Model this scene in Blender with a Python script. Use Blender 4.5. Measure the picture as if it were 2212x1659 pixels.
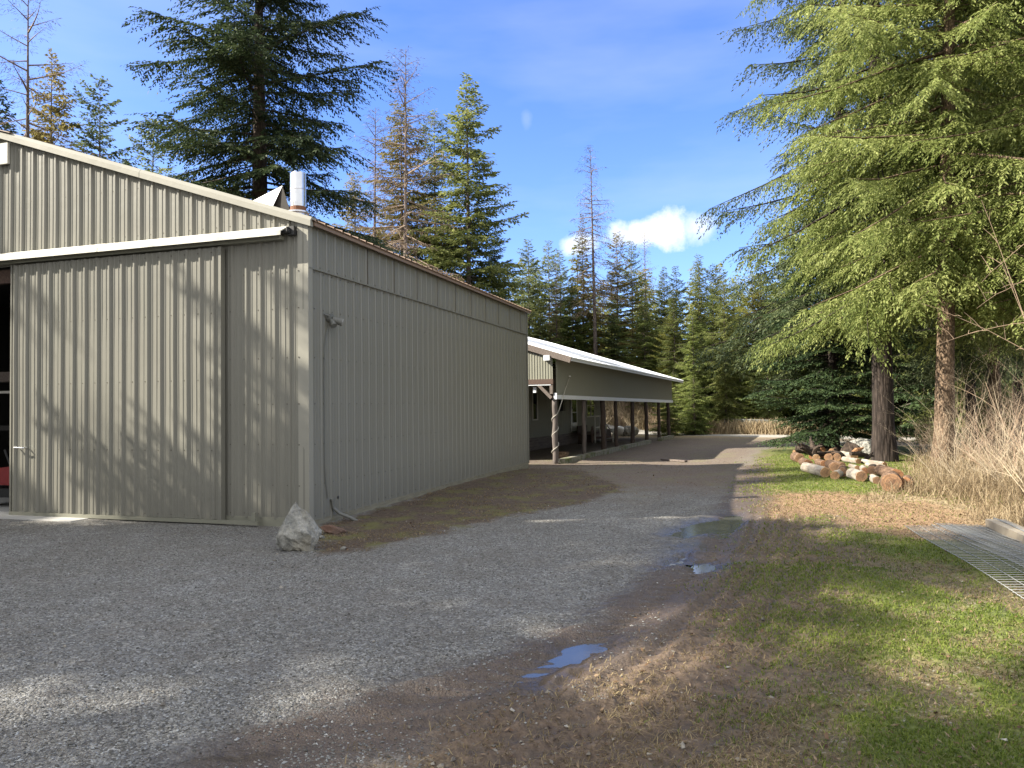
import bpy, math, random
import numpy as np
from mathutils import Matrix, Vector
for o in list(bpy.data.objects): bpy.data.objects.remove(o)
SC = bpy.context.scene
COL = SC.collection
R = math.radians
# ------------------------------------------------------------------ camera
F_PX, PITCH, ROLL, EYE = 1612.4, .028, .0127, 1.6          # focal length in px of a 2212 px wide frame
cam = bpy.data.cameras.new('camera'); cam.sensor_width = 36; cam.lens = 36*F_PX/2212
cam.clip_start = .05; cam.clip_end = 2000
camo = bpy.data.objects.new('camera', cam); COL.objects.link(camo); SC.camera = camo
camo.matrix_world = Matrix.Translation((0, 0, EYE)) @ Matrix.Rotation(R(90)+PITCH, 4, 'X') @ Matrix.Rotation(-ROLL, 4, 'Z')
# ------------------------------------------------------------------ sky, sun, exposure
SUN_DIR = Vector((-.990, -.12, .712)).normalized()           # towards the sun
SUN_EL = math.asin(SUN_DIR.z)
SUN_AZ = math.atan2(SUN_DIR.x, SUN_DIR.y)                    # clockwise from +Y
W = bpy.data.worlds.new('World'); SC.world = W; W.use_nodes = True
wn, wl = W.node_tree.nodes, W.node_tree.links
bg = wn['Background']; bg.inputs['Strength'].default_value = .105
sky = wn.new('ShaderNodeTexSky'); sky.sky_type = 'NISHITA'; sky.sun_disc = False
sky.sun_elevation = SUN_EL; sky.sun_rotation = SUN_AZ; sky.altitude = 700
sky.air_density = 1.0; sky.dust_density = .6; sky.ozone_density = 2.2
sun = bpy.data.lights.new('sun', 'SUN'); sun.energy = 5.0; sun.angle = R(.53); sun.color = (1, .93, .80)
suno = bpy.data.objects.new('sun', sun); COL.objects.link(suno)
suno.rotation_euler = SUN_DIR.to_track_quat('Z', 'Y').to_euler()
SC.view_settings.view_transform = 'Standard'; SC.view_settings.look = 'None'
SC.view_settings.gamma = 1; SC.view_settings.exposure = 1.6

def wmath(op, a, b=None, c=None):
    n = wn.new('ShaderNodeMath'); n.operation = op
    for i, v in enumerate((a, b, c)):
        if v is None: continue
        if isinstance(v, (int, float)): n.inputs[i].default_value = v
        else: wl.new(v, n.inputs[i])
    return n.outputs[0]
def clouds():
    tc = wn.new('ShaderNodeTexCoord'); sep = wn.new('ShaderNodeSeparateXYZ'); wl.new(tc.outputs['Generated'], sep.inputs[0])
    nz = wn.new('ShaderNodeTexNoise'); nz.inputs['Scale'].default_value = 17; nz.inputs['Detail'].default_value = 8; nz.inputs['Roughness'].default_value = .62
    wl.new(tc.outputs['Generated'], nz.inputs['Vector'])
    tot = None
    for cx, cz, rx, rz, k in ((.182, .219, .060, .028, 1.0), (.088, .208, .030, .020, .75), (.022, .361, .008, .013, .09), (.240, .222, .030, .022, .6)):
        dx = wmath('DIVIDE', wmath('SUBTRACT', sep.outputs[0], cx), rx)
        dz = wmath('DIVIDE', wmath('SUBTRACT', sep.outputs[2], cz), rz)
        d = wmath('SQRT', wmath('ADD', wmath('MULTIPLY', dx, dx), wmath('MULTIPLY', dz, dz)))
        v = wmath('ADD', wmath('SUBTRACT', 1.0, d), wmath('MULTIPLY', wmath('SUBTRACT', nz.outputs[0], .5), 2.3))
        v = wmath('MULTIPLY', wmath('SMOOTH_MIN', wmath('MAXIMUM', wmath('MULTIPLY', v, 1.5), 0.0), 1.0, .3), k)
        tot = v if tot is None else wmath('MAXIMUM', tot, v)
    mp = wn.new('ShaderNodeMapping'); mp.inputs['Scale'].default_value = (1.6, 1.2, 6.5); mp.inputs['Rotation'].default_value = (0, R(-14), 0)
    wl.new(tc.outputs['Generated'], mp.inputs[0])
    n2 = wn.new('ShaderNodeTexNoise'); n2.inputs['Scale'].default_value = 1.6; n2.inputs['Detail'].default_value = 5; wl.new(mp.outputs[0], n2.inputs['Vector'])
    wisp = wmath('MULTIPLY', wmath('MAXIMUM', wmath('SUBTRACT', n2.outputs[0], .50), 0.0), .5)
    # thin bright veil near the horizon
    veil = wmath('MULTIPLY', wmath('POWER', wmath('MAXIMUM', wmath('SUBTRACT', .42, sep.outputs[2]), 0.0), 1.5), .30)
    # added broken white cloud behind the viewer and overhead, unseen, brightens and neutralises shade
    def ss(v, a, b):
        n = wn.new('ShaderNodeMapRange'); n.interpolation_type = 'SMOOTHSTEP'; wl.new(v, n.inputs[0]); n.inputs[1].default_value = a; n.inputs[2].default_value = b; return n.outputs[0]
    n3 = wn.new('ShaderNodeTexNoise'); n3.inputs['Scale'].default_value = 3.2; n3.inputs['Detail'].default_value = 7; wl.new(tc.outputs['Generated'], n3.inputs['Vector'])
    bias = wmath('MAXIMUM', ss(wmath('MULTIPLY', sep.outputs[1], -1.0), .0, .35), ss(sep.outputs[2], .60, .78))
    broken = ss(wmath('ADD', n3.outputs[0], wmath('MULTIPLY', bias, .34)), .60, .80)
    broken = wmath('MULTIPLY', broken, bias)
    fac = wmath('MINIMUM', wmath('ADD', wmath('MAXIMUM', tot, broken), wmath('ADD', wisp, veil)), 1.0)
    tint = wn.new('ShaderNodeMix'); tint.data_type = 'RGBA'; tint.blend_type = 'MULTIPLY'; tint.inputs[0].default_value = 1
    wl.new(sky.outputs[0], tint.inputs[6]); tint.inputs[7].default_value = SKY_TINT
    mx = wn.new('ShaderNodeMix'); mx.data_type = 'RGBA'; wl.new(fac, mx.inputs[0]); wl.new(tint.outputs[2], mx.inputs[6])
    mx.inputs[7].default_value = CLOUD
    wl.new(mx.outputs[2], bg.inputs['Color'])
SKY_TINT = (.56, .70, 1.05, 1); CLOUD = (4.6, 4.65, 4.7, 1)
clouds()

# ------------------------------------------------------------------ projection of picture measurements on the real ground
def _axes():
    m = camo.matrix_world; return np.array(m.col[0][:3]), np.array(m.col[1][:3]), -np.array(m.col[2][:3])
CR, CU, CF = _axes(); EYEP = np.array((0, 0, EYE))
def ray(x, y): return CF+CR*(x-1106)/F_PX-CU*(y-829.5)/F_PX
def gp(x, y, z=0.):
    d = ray(x, y); return EYEP+d*((z-EYE)/d[2])
def at(x, y, Y):
    d = ray(x, y); return EYEP+d*(Y/d[1])
# ------------------------------------------------------------------ numpy helpers
RNG = np.random.default_rng(7)
def sstep(a, b, x):
    t = np.clip((x-a)/(b-a), 0, 1); return t*t*(3-2*t)
_T = np.random.default_rng(99).random((256, 256))
def vnoise(x, y, f=1., s=0):
    x = np.asarray(x)*f+s*17.31; y = np.asarray(y)*f+s*9.77
    ix = np.floor(x).astype(int); iy = np.floor(y).astype(int); u = x-ix; v = y-iy
    u = u*u*(3-2*u); v = v*v*(3-2*v)
    g = lambda a, b: _T[a & 255, b & 255]
    return (g(ix, iy)*(1-u)+g(ix+1, iy)*u)*(1-v)+(g(ix, iy+1)*(1-u)+g(ix+1, iy+1)*u)*v
def fbm(x, y, f=1., s=0, n=4):
    r = 0; a = .5
    for i in range(n): r = r+a*vnoise(x, y, f*2**i, s+i); a *= .5
    return r/(1-.5**n)
def polydist(x, y, P):
    """signed distance to a polygon, positive inside"""
    P = np.asarray(P)[:, :2]; n = len(P); d = np.full(x.shape, 1e9); ins = np.zeros(x.shape, bool)
    for i in range(n):
        a, b = P[i], P[(i+1) % n]; e = b-a; wx, wy = x-a[0], y-a[1]
        t = np.clip((wx*e[0]+wy*e[1])/(e@e), 0, 1)
        d = np.minimum(d, (wx-t*e[0])**2+(wy-t*e[1])**2)
        c = ((a[1] <= y) & (b[1] > y)) | ((b[1] <= y) & (a[1] > y))
        with np.errstate(divide='ignore', invalid='ignore'):
            xi = a[0]+(y-a[1])/(b[1]-a[1]+1e-12)*e[0]
        ins ^= c & (x < xi)
    return np.where(ins, 1, -1)*np.sqrt(d)
def pathdist(x, y, P):
    P = np.asarray(P)[:, :2]; best = np.full(x.shape, 1e9); side = np.zeros(x.shape); along = np.zeros(x.shape); L = 0
    for i in range(len(P)-1):
        a, b = P[i], P[i+1]; e = b-a; l = np.hypot(*e); wx, wy = x-a[0], y-a[1]
        t = np.clip((wx*e[0]+wy*e[1])/(l*l), 0, 1); d = np.hypot(wx-t*e[0], wy-t*e[1]); m = d < best
        best = np.where(m, d, best); side = np.where(m, (e[0]*wy-e[1]*wx)/l, side); along = np.where(m, L+t*l, along); L += l
    return best, side, along

# ------------------------------------------------------------------ objects
def tag(o, label=None, cat=None, group=None, kind=None):
    if label: o['label'] = label
    if cat: o['category'] = cat
    if group: o['group'] = group
    if kind: o['kind'] = kind
    return o
def empty(name, loc=(0, 0, 0), rz=0., label=None, cat=None, group=None):
    o = bpy.data.objects.new(name, None); COL.objects.link(o); o.location = Vector([float(v) for v in loc]); o.rotation_euler = (0, 0, rz)
    o.empty_display_size = .1
    return tag(o, label, cat, group)
def mesh_data(name, chunks, smooth=False):
    """chunks: list of (V (n,3), F (m,k), material)"""
    V = []; idx = []; tot = []; mi = []; mats = []; off = 0
    for v, f, m in chunks:
        v = np.asarray(v, float).reshape(-1, 3)
        if m not in mats: mats.append(m)
        if isinstance(f, np.ndarray): groups = [f]
        else:
            by = {}
            for q in f: by.setdefault(len(q), []).append(q)
            groups = [np.array(q) for q in by.values()]
        for g in groups:
            if len(g) == 0: continue
            idx.append((g+off).ravel()); tot.append(np.full(len(g), g.shape[1])); mi.append(np.full(len(g), mats.index(m)))
        V.append(v); off += len(v)
    V = np.concatenate(V); idx = np.concatenate(idx).astype(np.int32); tot = np.concatenate(tot).astype(np.int32); mi = np.concatenate(mi).astype(np.int32)
    me = bpy.data.meshes.new(name)
    me.vertices.add(len(V)); me.vertices.foreach_set('co', V.astype(np.float32).ravel())
    me.loops.add(len(idx)); me.loops.foreach_set('vertex_index', idx)
    me.polygons.add(len(tot)); st = np.concatenate(([0], np.cumsum(tot)[:-1])).astype(np.int32)
    me.polygons.foreach_set('loop_start', st); me.polygons.foreach_set('loop_total', tot); me.polygons.foreach_set('material_index', mi)
    me.polygons.foreach_set('use_smooth', np.full(len(tot), smooth))
    for m in mats: me.materials.append(m)
    me.update(calc_edges=True); me.validate()
    return me
def obj(name, me, parent=None, loc=(0, 0, 0)):
    o = bpy.data.objects.new(name, me); COL.objects.link(o); o.location = Vector([float(v) for v in loc])
    if parent is not None: o.parent = parent
    return o
class MB:
    def __init__(s): s.v = []; s.f = []
    def add(s, V, Fs):
        n = len(s.v); s.v += [tuple(map(float, p)) for p in V]; s.f += [tuple(i+n for i in f) for f in Fs]; return s
    def box(s, x0, x1, y0, y1, z0, z1):
        return s.add([(x0, y0, z0), (x1, y0, z0), (x1, y1, z0), (x0, y1, z0), (x0, y0, z1), (x1, y0, z1), (x1, y1, z1), (x0, y1, z1)],
                     [(0, 3, 2, 1), (4, 5, 6, 7), (0, 1, 5, 4), (1, 2, 6, 5), (2, 3, 7, 6), (3, 0, 4, 7)])
    def beam(s, p, q, w, h, up=(0, 0, 1)):
        p = np.array(p, float); q = np.array(q, float); d = q-p; d /= np.linalg.norm(d); up = np.array(up, float)
        a = np.cross(d, up); a /= np.linalg.norm(a); b = np.cross(a, d); a *= w/2; b *= h/2
        V = [p-a-b, p+a-b, p+a+b, p-a+b, q-a-b, q+a-b, q+a+b, q-a+b]
        return s.add(V, [(0, 1, 2, 3), (7, 6, 5, 4), (1, 0, 4, 5), (2, 1, 5, 6), (3, 2, 6, 7), (0, 3, 7, 4)])
    def tube(s, pts, rad, n=8, caps=True):
        pts = [np.array(p, float) for p in pts]; m = len(pts)
        rad = [rad]*m if np.isscalar(rad) else rad
        V = []; u = None
        for i, p in enumerate(pts):
            d = pts[min(i+1, m-1)]-pts[max(i-1, 0)]; d = d/(np.linalg.norm(d)+1e-12)
            if u is None: u = np.cross(d, (0, 0, 1) if abs(d[2]) < .9 else (1, 0, 0))
            u = u-d*(u@d); u /= np.linalg.norm(u); w = np.cross(d, u)
            for k in range(n):
                t = 2*math.pi*k/n; V.append(p+rad[i]*(math.cos(t)*u+math.sin(t)*w))
        Fs = [(i*n+k, i*n+(k+1) % n, (i+1)*n+(k+1) % n, (i+1)*n+k) for i in range(m-1) for k in range(n)]
        if caps: Fs += [tuple(range(n))[::-1], tuple(range((m-1)*n, m*n))]
        return s.add(V, Fs)
    def prism(s, poly, axis0, axis1, fn):
        """poly: 2D points; fn(p, a) -> 3D; extruded between a = axis0 and axis1"""
        n = len(poly); V = [fn(p, axis0) for p in poly]+[fn(p, axis1) for p in poly]
        return s.add(V, [tuple(range(n))[::-1], tuple(range(n, 2*n))]+[(i, (i+1) % n, n+(i+1) % n, n+i) for i in range(n)])
    def build(s, name, mat, parent=None, smooth=False, loc=(0, 0, 0)):
        return obj(name, mesh_data(name, [(np.array(s.v), s.f, mat)], smooth), parent, loc)

# ------------------------------------------------------------------ materials
class NT:
    def __init__(s, name):
        s.m = bpy.data.materials.new(name); s.m.use_nodes = True; s.t = s.m.node_tree; s.n = s.t.nodes; s.l = s.t.links
        s.bsdf = s.n['Principled BSDF']; s.out = s.n['Material Output']
    def node(s, typ, **k):
        n = s.n.new('ShaderNode'+typ)
        for a, b in k.items(): setattr(n, a, b)
        return n
    def set(s, n, i, v):
        if v is None: return
        if hasattr(v, 'is_output'): s.l.new(v, n.inputs[i])
        else: n.inputs[i].default_value = v
    def math(s, op, a, b=None, c=None):
        n = s.node('Math', operation=op)
        for i, v in enumerate((a, b, c)): s.set(n, i, v)
        return n.outputs[0]
    def coord(s, kind='Object', scale=None, rot=None):
        tc = s.node('TexCoord').outputs[kind]
        if scale is None: return tc
        mp = s.node('Mapping'); s.l.new(tc, mp.inputs[0]); mp.inputs['Scale'].default_value = scale
        if rot: mp.inputs['Rotation'].default_value = rot
        return mp.outputs[0]
    def noise(s, vec, scale, detail=4, rough=.55, out=0):
        n = s.node('TexNoise'); s.l.new(vec, n.inputs['Vector']); n.inputs['Scale'].default_value = scale
        n.inputs['Detail'].default_value = detail; n.inputs['Roughness'].default_value = rough; return n.outputs[out]
    def voro(s, vec, scale, out='Distance', feature='F1'):
        n = s.node('TexVoronoi', feature=feature); s.l.new(vec, n.inputs['Vector']); n.inputs['Scale'].default_value = scale; return n.outputs[out]
    def ramp(s, fac, stops, interp='LINEAR'):
        n = s.node('ValToRGB'); s.l.new(fac, n.inputs[0]); cr = n.color_ramp; cr.interpolation = interp
        while len(cr.elements) < len(stops): cr.elements.new(.5)
        for e, (p, c) in zip(cr.elements, stops):
            e.position = p; e.color = (c if isinstance(c, tuple) else (c, c, c))+(1,) if not (isinstance(c, tuple) and len(c) == 4) else c
        return n.outputs[0]
    def mix(s, fac, a, b, blend='MIX'):
        n = s.node('Mix', data_type='RGBA', blend_type=blend); s.set(n, 0, fac)
        for i, v in ((6, a), (7, b)):
            if isinstance(v, tuple) and len(v) == 3: v = v+(1,)
            s.set(n, i, v)
        return n.outputs[2]
    def bump(s, h, strength=.5, dist=.01, normal=None):
        n = s.node('Bump'); s.l.new(h, n.inputs['Height']); n.inputs['Strength'].default_value = strength; n.inputs['Distance'].default_value = dist
        if normal is not None: s.l.new(normal, n.inputs['Normal'])
        return n.outputs[0]
    def fin(s, color, rough=.8, normal=None, metal=0., spec=None):
        if isinstance(color, tuple) and len(color) == 3: color = color+(1,)
        s.set(s.bsdf, 'Base Color', color); s.set(s.bsdf, 'Roughness', rough); s.set(s.bsdf, 'Metallic', metal)
        if normal is not None: s.l.new(normal, s.bsdf.inputs['Normal'])
        if spec is not None: s.set(s.bsdf, 'Specular IOR Level', spec)
        return s.m
def m_painted(name, col, rough=.45, var=.12, streak=.10):
    t = NT(name); c = t.coord('Object')
    a = t.noise(c, .7, 5); st = t.noise(t.coord('Object', (9, 9, .35)), 1.6, 4)
    k = t.math('ADD', 1-var/2-streak/2, t.math('ADD', t.math('MULTIPLY', a, var), t.math('MULTIPLY', st, streak)))
    fine = t.noise(c, 60, 2)
    k = t.math('MULTIPLY', k, t.math('ADD', .97, t.math('MULTIPLY', fine, .06)))
    # splashed dirt near the ground
    sp = t.node('SeparateXYZ'); t.l.new(c, sp.inputs[0])
    low = t.math('MULTIPLY', t.math('SUBTRACT', 1.0, t.node_smooth(sp.outputs[2], .0, .75)), t.math('ADD', .25, t.math('MULTIPLY', t.noise(c, 5, 5), .75)))
    col_ = t.mix(t.math('MULTIPLY', low, .5), tuple(col), tuple(v*.62+.012 for v in col))
    mul = t.mix(1.0, col_, t.rgb(k), 'MULTIPLY')
    b = t.bump(t.noise(c, 2.3, 3), .25, .02)
    return t.fin(mul, t.math('ADD', rough-.08, t.math('MULTIPLY', a, .2)), b)
def _node_smooth(s, v, a, b):
    n = s.node('MapRange', interpolation_type='SMOOTHSTEP'); s.set(n, 0, v); n.inputs[1].default_value = a; n.inputs[2].default_value = b; return n.outputs[0]
def _rgb(s, k):
    n = s.node('CombineColor'); [s.l.new(k, n.inputs[i]) for i in range(3)]; return n.outputs[0]
NT.node_smooth = _node_smooth; NT.rgb = _rgb
def m_wood(name, col, col2, scale=(2, 30, 30), rough=.85, bump=.5):
    t = NT(name); c = t.coord('Object', scale); a = t.noise(c, 1.0, 6, .65); b = t.noise(t.coord('Object'), 1.7, 4)
    g = t.mix(t.ramp(a, [(.3, 0.), (.7, 1.)]), col, col2)
    g = t.mix(t.math('MULTIPLY', t.ramp(b, [(.45, 0.), (.7, 1.)]), .5), g, tuple(v*.5 for v in col))
    return t.fin(g, rough, t.bump(a, bump, .01))
def m_bark(name, col, col2, zs=.25, scale=26., bump=1., dist=.03):
    t = NT(name); c = t.coord('Object', (1, 1, zs)); v = t.voro(c, scale, feature='F1'); a = t.noise(c, scale*.7, 6, .7)
    h = t.math('ADD', t.math('MULTIPLY', v, .6), t.math('MULTIPLY', a, .7))
    k = t.noise(t.coord('Object'), 2.2, 4)
    g = t.mix(t.ramp(h, [(.35, 0.), (.75, 1.)]), col, col2)
    g = t.mix(t.math('MULTIPLY', t.ramp(k, [(.4, 0.), (.65, 1.)]), .45), g, tuple(x*.55 for x in col2))
    return t.fin(g, .92, t.bump(h, bump, dist), spec=.2)
def m_foliage(name, cols, trans=.3, scale=.9):
    """cols: dark, mid, light; each little spray gets its own tone, with larger patches of older and newer growth"""
    t = NT(name); g = t.node('NewGeometry'); r = g.outputs['Random Per Island']
    n = t.noise(t.coord('Object'), scale, 3)
    f = t.math('ADD', t.math('MULTIPLY', r, .6), t.math('SUBTRACT', t.math('MULTIPLY', n, 1.1), .33))
    oi = t.node('ObjectInfo'); f = t.math('ADD', f, t.math('MULTIPLY', t.math('SUBTRACT', oi.outputs['Random'], .5), .35))
    c = t.ramp(f, [(.08, cols[0]), (.45, cols[1]), (.85, cols[2])])
    t.fin(c, .62, spec=.22)
    tr = t.node('BsdfTranslucent'); t.l.new(c, tr.inputs[0]); mx = t.node('MixShader'); mx.inputs[0].default_value = trans
    t.l.new(t.bsdf.outputs[0], mx.inputs[1]); t.l.new(tr.outputs[0], mx.inputs[2]); t.l.new(mx.outputs[0], t.out.inputs[0])
    return t.m
def m_plain(name, col, rough=.6, metal=0., var=.15, scale=8., bump=.1, spec=None):
    t = NT(name); a = t.noise(t.coord('Object'), scale, 4)
    g = t.mix(a, tuple(v*(1-var) for v in col), tuple(min(1, v*(1+var)) for v in col))
    return t.fin(g, rough, t.bump(a, bump, .01), metal, spec)
M = {}
M['siding'] = m_painted('sage_grey_siding', (.182, .176, .147), .42)
M['siding_old'] = m_painted('old_sage_siding', (.21, .207, .160), .6)
M['trim'] = m_painted('pale_taupe_trim', (.26, .25, .21), .38, .08, .06)
M['trim_light'] = m_painted('light_track_trim', (.52, .50, .44), .36, .08, .06)
M['roof_metal'] = m_painted('brown_roof_metal', (.22, .15, .105), .5)
M['white_roof'] = m_plain('white_roof_metal', (.86, .87, .88), .38, 0, .06, 1.2)
M['white_trim'] = m_plain('white_painted_trim', (.70, .72, .74), .5, 0, .10, 3)
M['galv'] = m_plain('galvanised_steel', (.62, .63, .65), .30, .85, .18, 6)
M['galv_dull'] = m_plain('dull_galvanised_wire', (.30, .30, .285), .55, .25, .2, 20)
M['fence_grey'] = m_plain('weathered_fence_grey', (.17, .18, .18), .7, 0, .2, 6)
M['seam'] = m_plain('dark_seam', (.10, .09, .07), .6)  # dark brown tone for panel seams and screw heads
M['black_metal'] = m_plain('black_metal', (.02, .02, .02), .5)
M['rust'] = m_plain('rusty_metal', (.16, .07, .035), .85, 0, .4, 30)
M['board'] = m_wood('weathered_board', (.26, .24, .18), (.13, .12, .08), (3, 3, 40))
M['greywood'] = m_wood('grey_weathered_wood', (.20, .165, .14), (.075, .055, .045))
M['brownwood'] = m_wood('brown_stained_wood', (.12, .075, .055), (.05, .03, .024))
M['darkpost'] = m_wood('dark_log_post', (.085, .058, .043), (.032, .022, .017), (30, 30, 2.5))
M['greypost'] = m_wood('grey_log_post', (.16, .135, .12), (.07, .055, .048), (30, 30, 2.5))
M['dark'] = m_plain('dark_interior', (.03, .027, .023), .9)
M['concrete'] = m_plain('pale_concrete', (.36, .35, .33), .85, 0, .15, 4)
M['red'] = m_plain('faded_red_paint', (.22, .035, .035), .45)
M['white'] = m_plain('white_paint', (.72, .72, .69), .5, 0, .05, 5)
M['rubber'] = m_plain('dark_rubber', (.022, .022, .022), .75)
M['cable'] = m_plain('grey_cable', (.13, .13, .115), .5)
M['cable_pale'] = m_plain('pale_cable', (.50, .47, .40), .5)
M['glass'] = m_plain('window_glass', (.012, .014, .016), .04, 0, .05, 1, .0, 1.2)
M['bark_fir'] = m_bark('fir_bark', (.17, .135, .105), (.055, .042, .034), .25, 16, 1, .04)
M['bark_dark'] = m_bark('dark_fir_bark', (.075, .058, .048), (.026, .020, .017), .22, 14, 1, .04)
M['bark_tan'] = m_bark('scaly_tan_bark', (.30, .215, .145), (.10, .068, .045), .5, 30, 1, .03)
M['bark_grey'] = m_bark('grey_snag_bark', (.25, .215, .19), (.11, .085, .075), .3, 20, .8, .02)
M['bark_red'] = m_bark('stripped_red_wood', (.34, .125, .05), (.16, .05, .022), .2, 18, .6, .02)
M['fir_dark'] = m_foliage('dark_fir_needles', ((.013, .024, .012), (.034, .054, .022), (.070, .092, .034)), .26)
M['fir_young'] = m_foliage('deep_green_needles', ((.014, .028, .014), (.032, .056, .024), (.066, .098, .036)), .3)
M['fir_sun'] = m_foliage('yellow_green_needles', ((.066, .092, .026), (.175, .215, .056), (.33, .36, .125)), .48, .7)
M['spruce_green'] = m_foliage('spruce_green_needles', ((.030, .046, .022), (.075, .098, .042), (.16, .185, .085)), .36, .7)
M['fir_mid'] = m_foliage('mid_green_needles', ((.058, .078, .026), (.140, .165, .048), (.26, .275, .095)), .52)
M['fir_olive'] = m_foliage('olive_needles', ((.072, .066, .022), (.165, .145, .046), (.29, .235, .085)), .5)
M['fir_blue'] = m_foliage('blue_green_needles', ((.050, .072, .036), (.120, .148, .066), (.21, .235, .11)), .5)
M['fir_yellow'] = m_foliage('pine_yellow_needles', ((.11, .12, .024), (.23, .235, .050), (.36, .35, .10)), .52)
M['wood_green'] = m_foliage('far_wood_green', ((.080, .100, .036), (.185, .21, .070), (.31, .33, .13)), .55)
M['wood_yellow'] = m_foliage('far_wood_yellow', ((.11, .118, .034), (.25, .255, .070), (.38, .37, .13)), .55)
M['wood_blue'] = m_foliage('far_wood_blue', ((.066, .090, .046), (.150, .178, .084), (.25, .275, .13)), .55)
M['twig_brown'] = m_plain('brown_twigs', (.20, .145, .10), .9, 0, .3, 3)
M['twig_pale'] = m_plain('pale_dry_twigs', (.36, .295, .205), .85, 0, .3, 4)
M['twig_red'] = m_plain('reddish_twigs', (.27, .19, .125), .8, 0, .3, 4)
M['boulder'] = None

# ------------------------------------------------------------------ ground: height and zones
PA = np.array([1.2577, 23.43]); PH = .4024
DU = np.array([math.sin(PH), math.cos(PH)]); NL = np.array([-math.cos(PH), math.sin(PH)])
BC = np.array([-2.7407, 10.0274]); TH = .3042
DS = np.array([math.sin(TH), math.cos(TH)]); DT = np.array([-math.cos(TH), math.sin(TH)])
G = lambda *pts: np.array([gp(x, y)[:2] for x, y in pts])
PUDDLES = [  # outline on the ground
    G((1165, 1468), (1185, 1420), (1213, 1392), (1262, 1385), (1292, 1388), (1280, 1402), (1250, 1425), (1205, 1452)),
    G((1492, 1222), (1520, 1211), (1568, 1214), (1562, 1224), (1535, 1231), (1500, 1229)),
    G((1415, 1228), (1450, 1205), (1490, 1192), (1496, 1204), (1470, 1218)),
    G((1440, 1152), (1500, 1128), (1560, 1112), (1604, 1108), (1604, 1134), (1540, 1146), (1480, 1155)),
]
MUDPUD = G((440, 1632), (500, 1612), (580, 1604), (620, 1606), (560, 1625), (480, 1642))
def mudway(): return [gp(x, y)[:2] for x, y in ((560, 1659), (900, 1525), (1150, 1462), (1290, 1395), (1430, 1300), (1540, 1205), (1600, 1120), (1622, 1050), (1640, 1000))]
MUDPATH = mudway()
RIGHT = G((1240, 1800), (900, 1659), (1090, 1520), (1290, 1400), (1450, 1310), (1560, 1215), (1612, 1120), (1628, 1040), (1635, 985), (1668, 958), (2900, 958), (3600, 1800))
GRASS = G((1480, 1800), (1500, 1640), (1560, 1500), (1570, 1400), (1560, 1330), (1600, 1260), (1606, 1180), (1622, 1125), (1632, 1060), (1640, 1000), (1668, 962), (1800, 960), (2600, 960), (3400, 1800))
LEAF = G((1610, 1078), (1700, 1064), (1960, 1070), (2230, 1110), (2300, 1165), (2010, 1165), (1900, 1148), (1780, 1120), (1640, 1122))
DRYG = G((1860, 1085), (1950, 1040), (1962, 985), (2000, 955), (2500, 950), (2700, 1120), (2212, 1175), (2110, 1118), (1985, 1082))
WALLSOIL = G((668, 1140), (690, 1202), (790, 1188), (905, 1162), (1010, 1138), (1100, 1118), (1200, 1098), (1290, 1080), (1350, 1052), (1262, 1018), (1210, 1004), (1140, 1003))
SHEEN = G((1330, 1285), (1400, 1235), (1440, 1165), (1475, 1125), (1560, 1095), (1606, 1060), (1612, 1130), (1560, 1200), (1480, 1250), (1400, 1290))
FARROAD = np.array([(-60, 62), (-20, 54), (4, 50), (9, 46), (14, 41), (22, 34.5), (40, 24)], float)
RUTS = ((.42, .08, .012), (.05, .12, .034), (-.20, .05, .018), (-.38, .05, .020), (-.56, .06, .022), (-.78, .05, .018), (-1.02, .07, .018), (-1.25, .06, .012))
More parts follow.
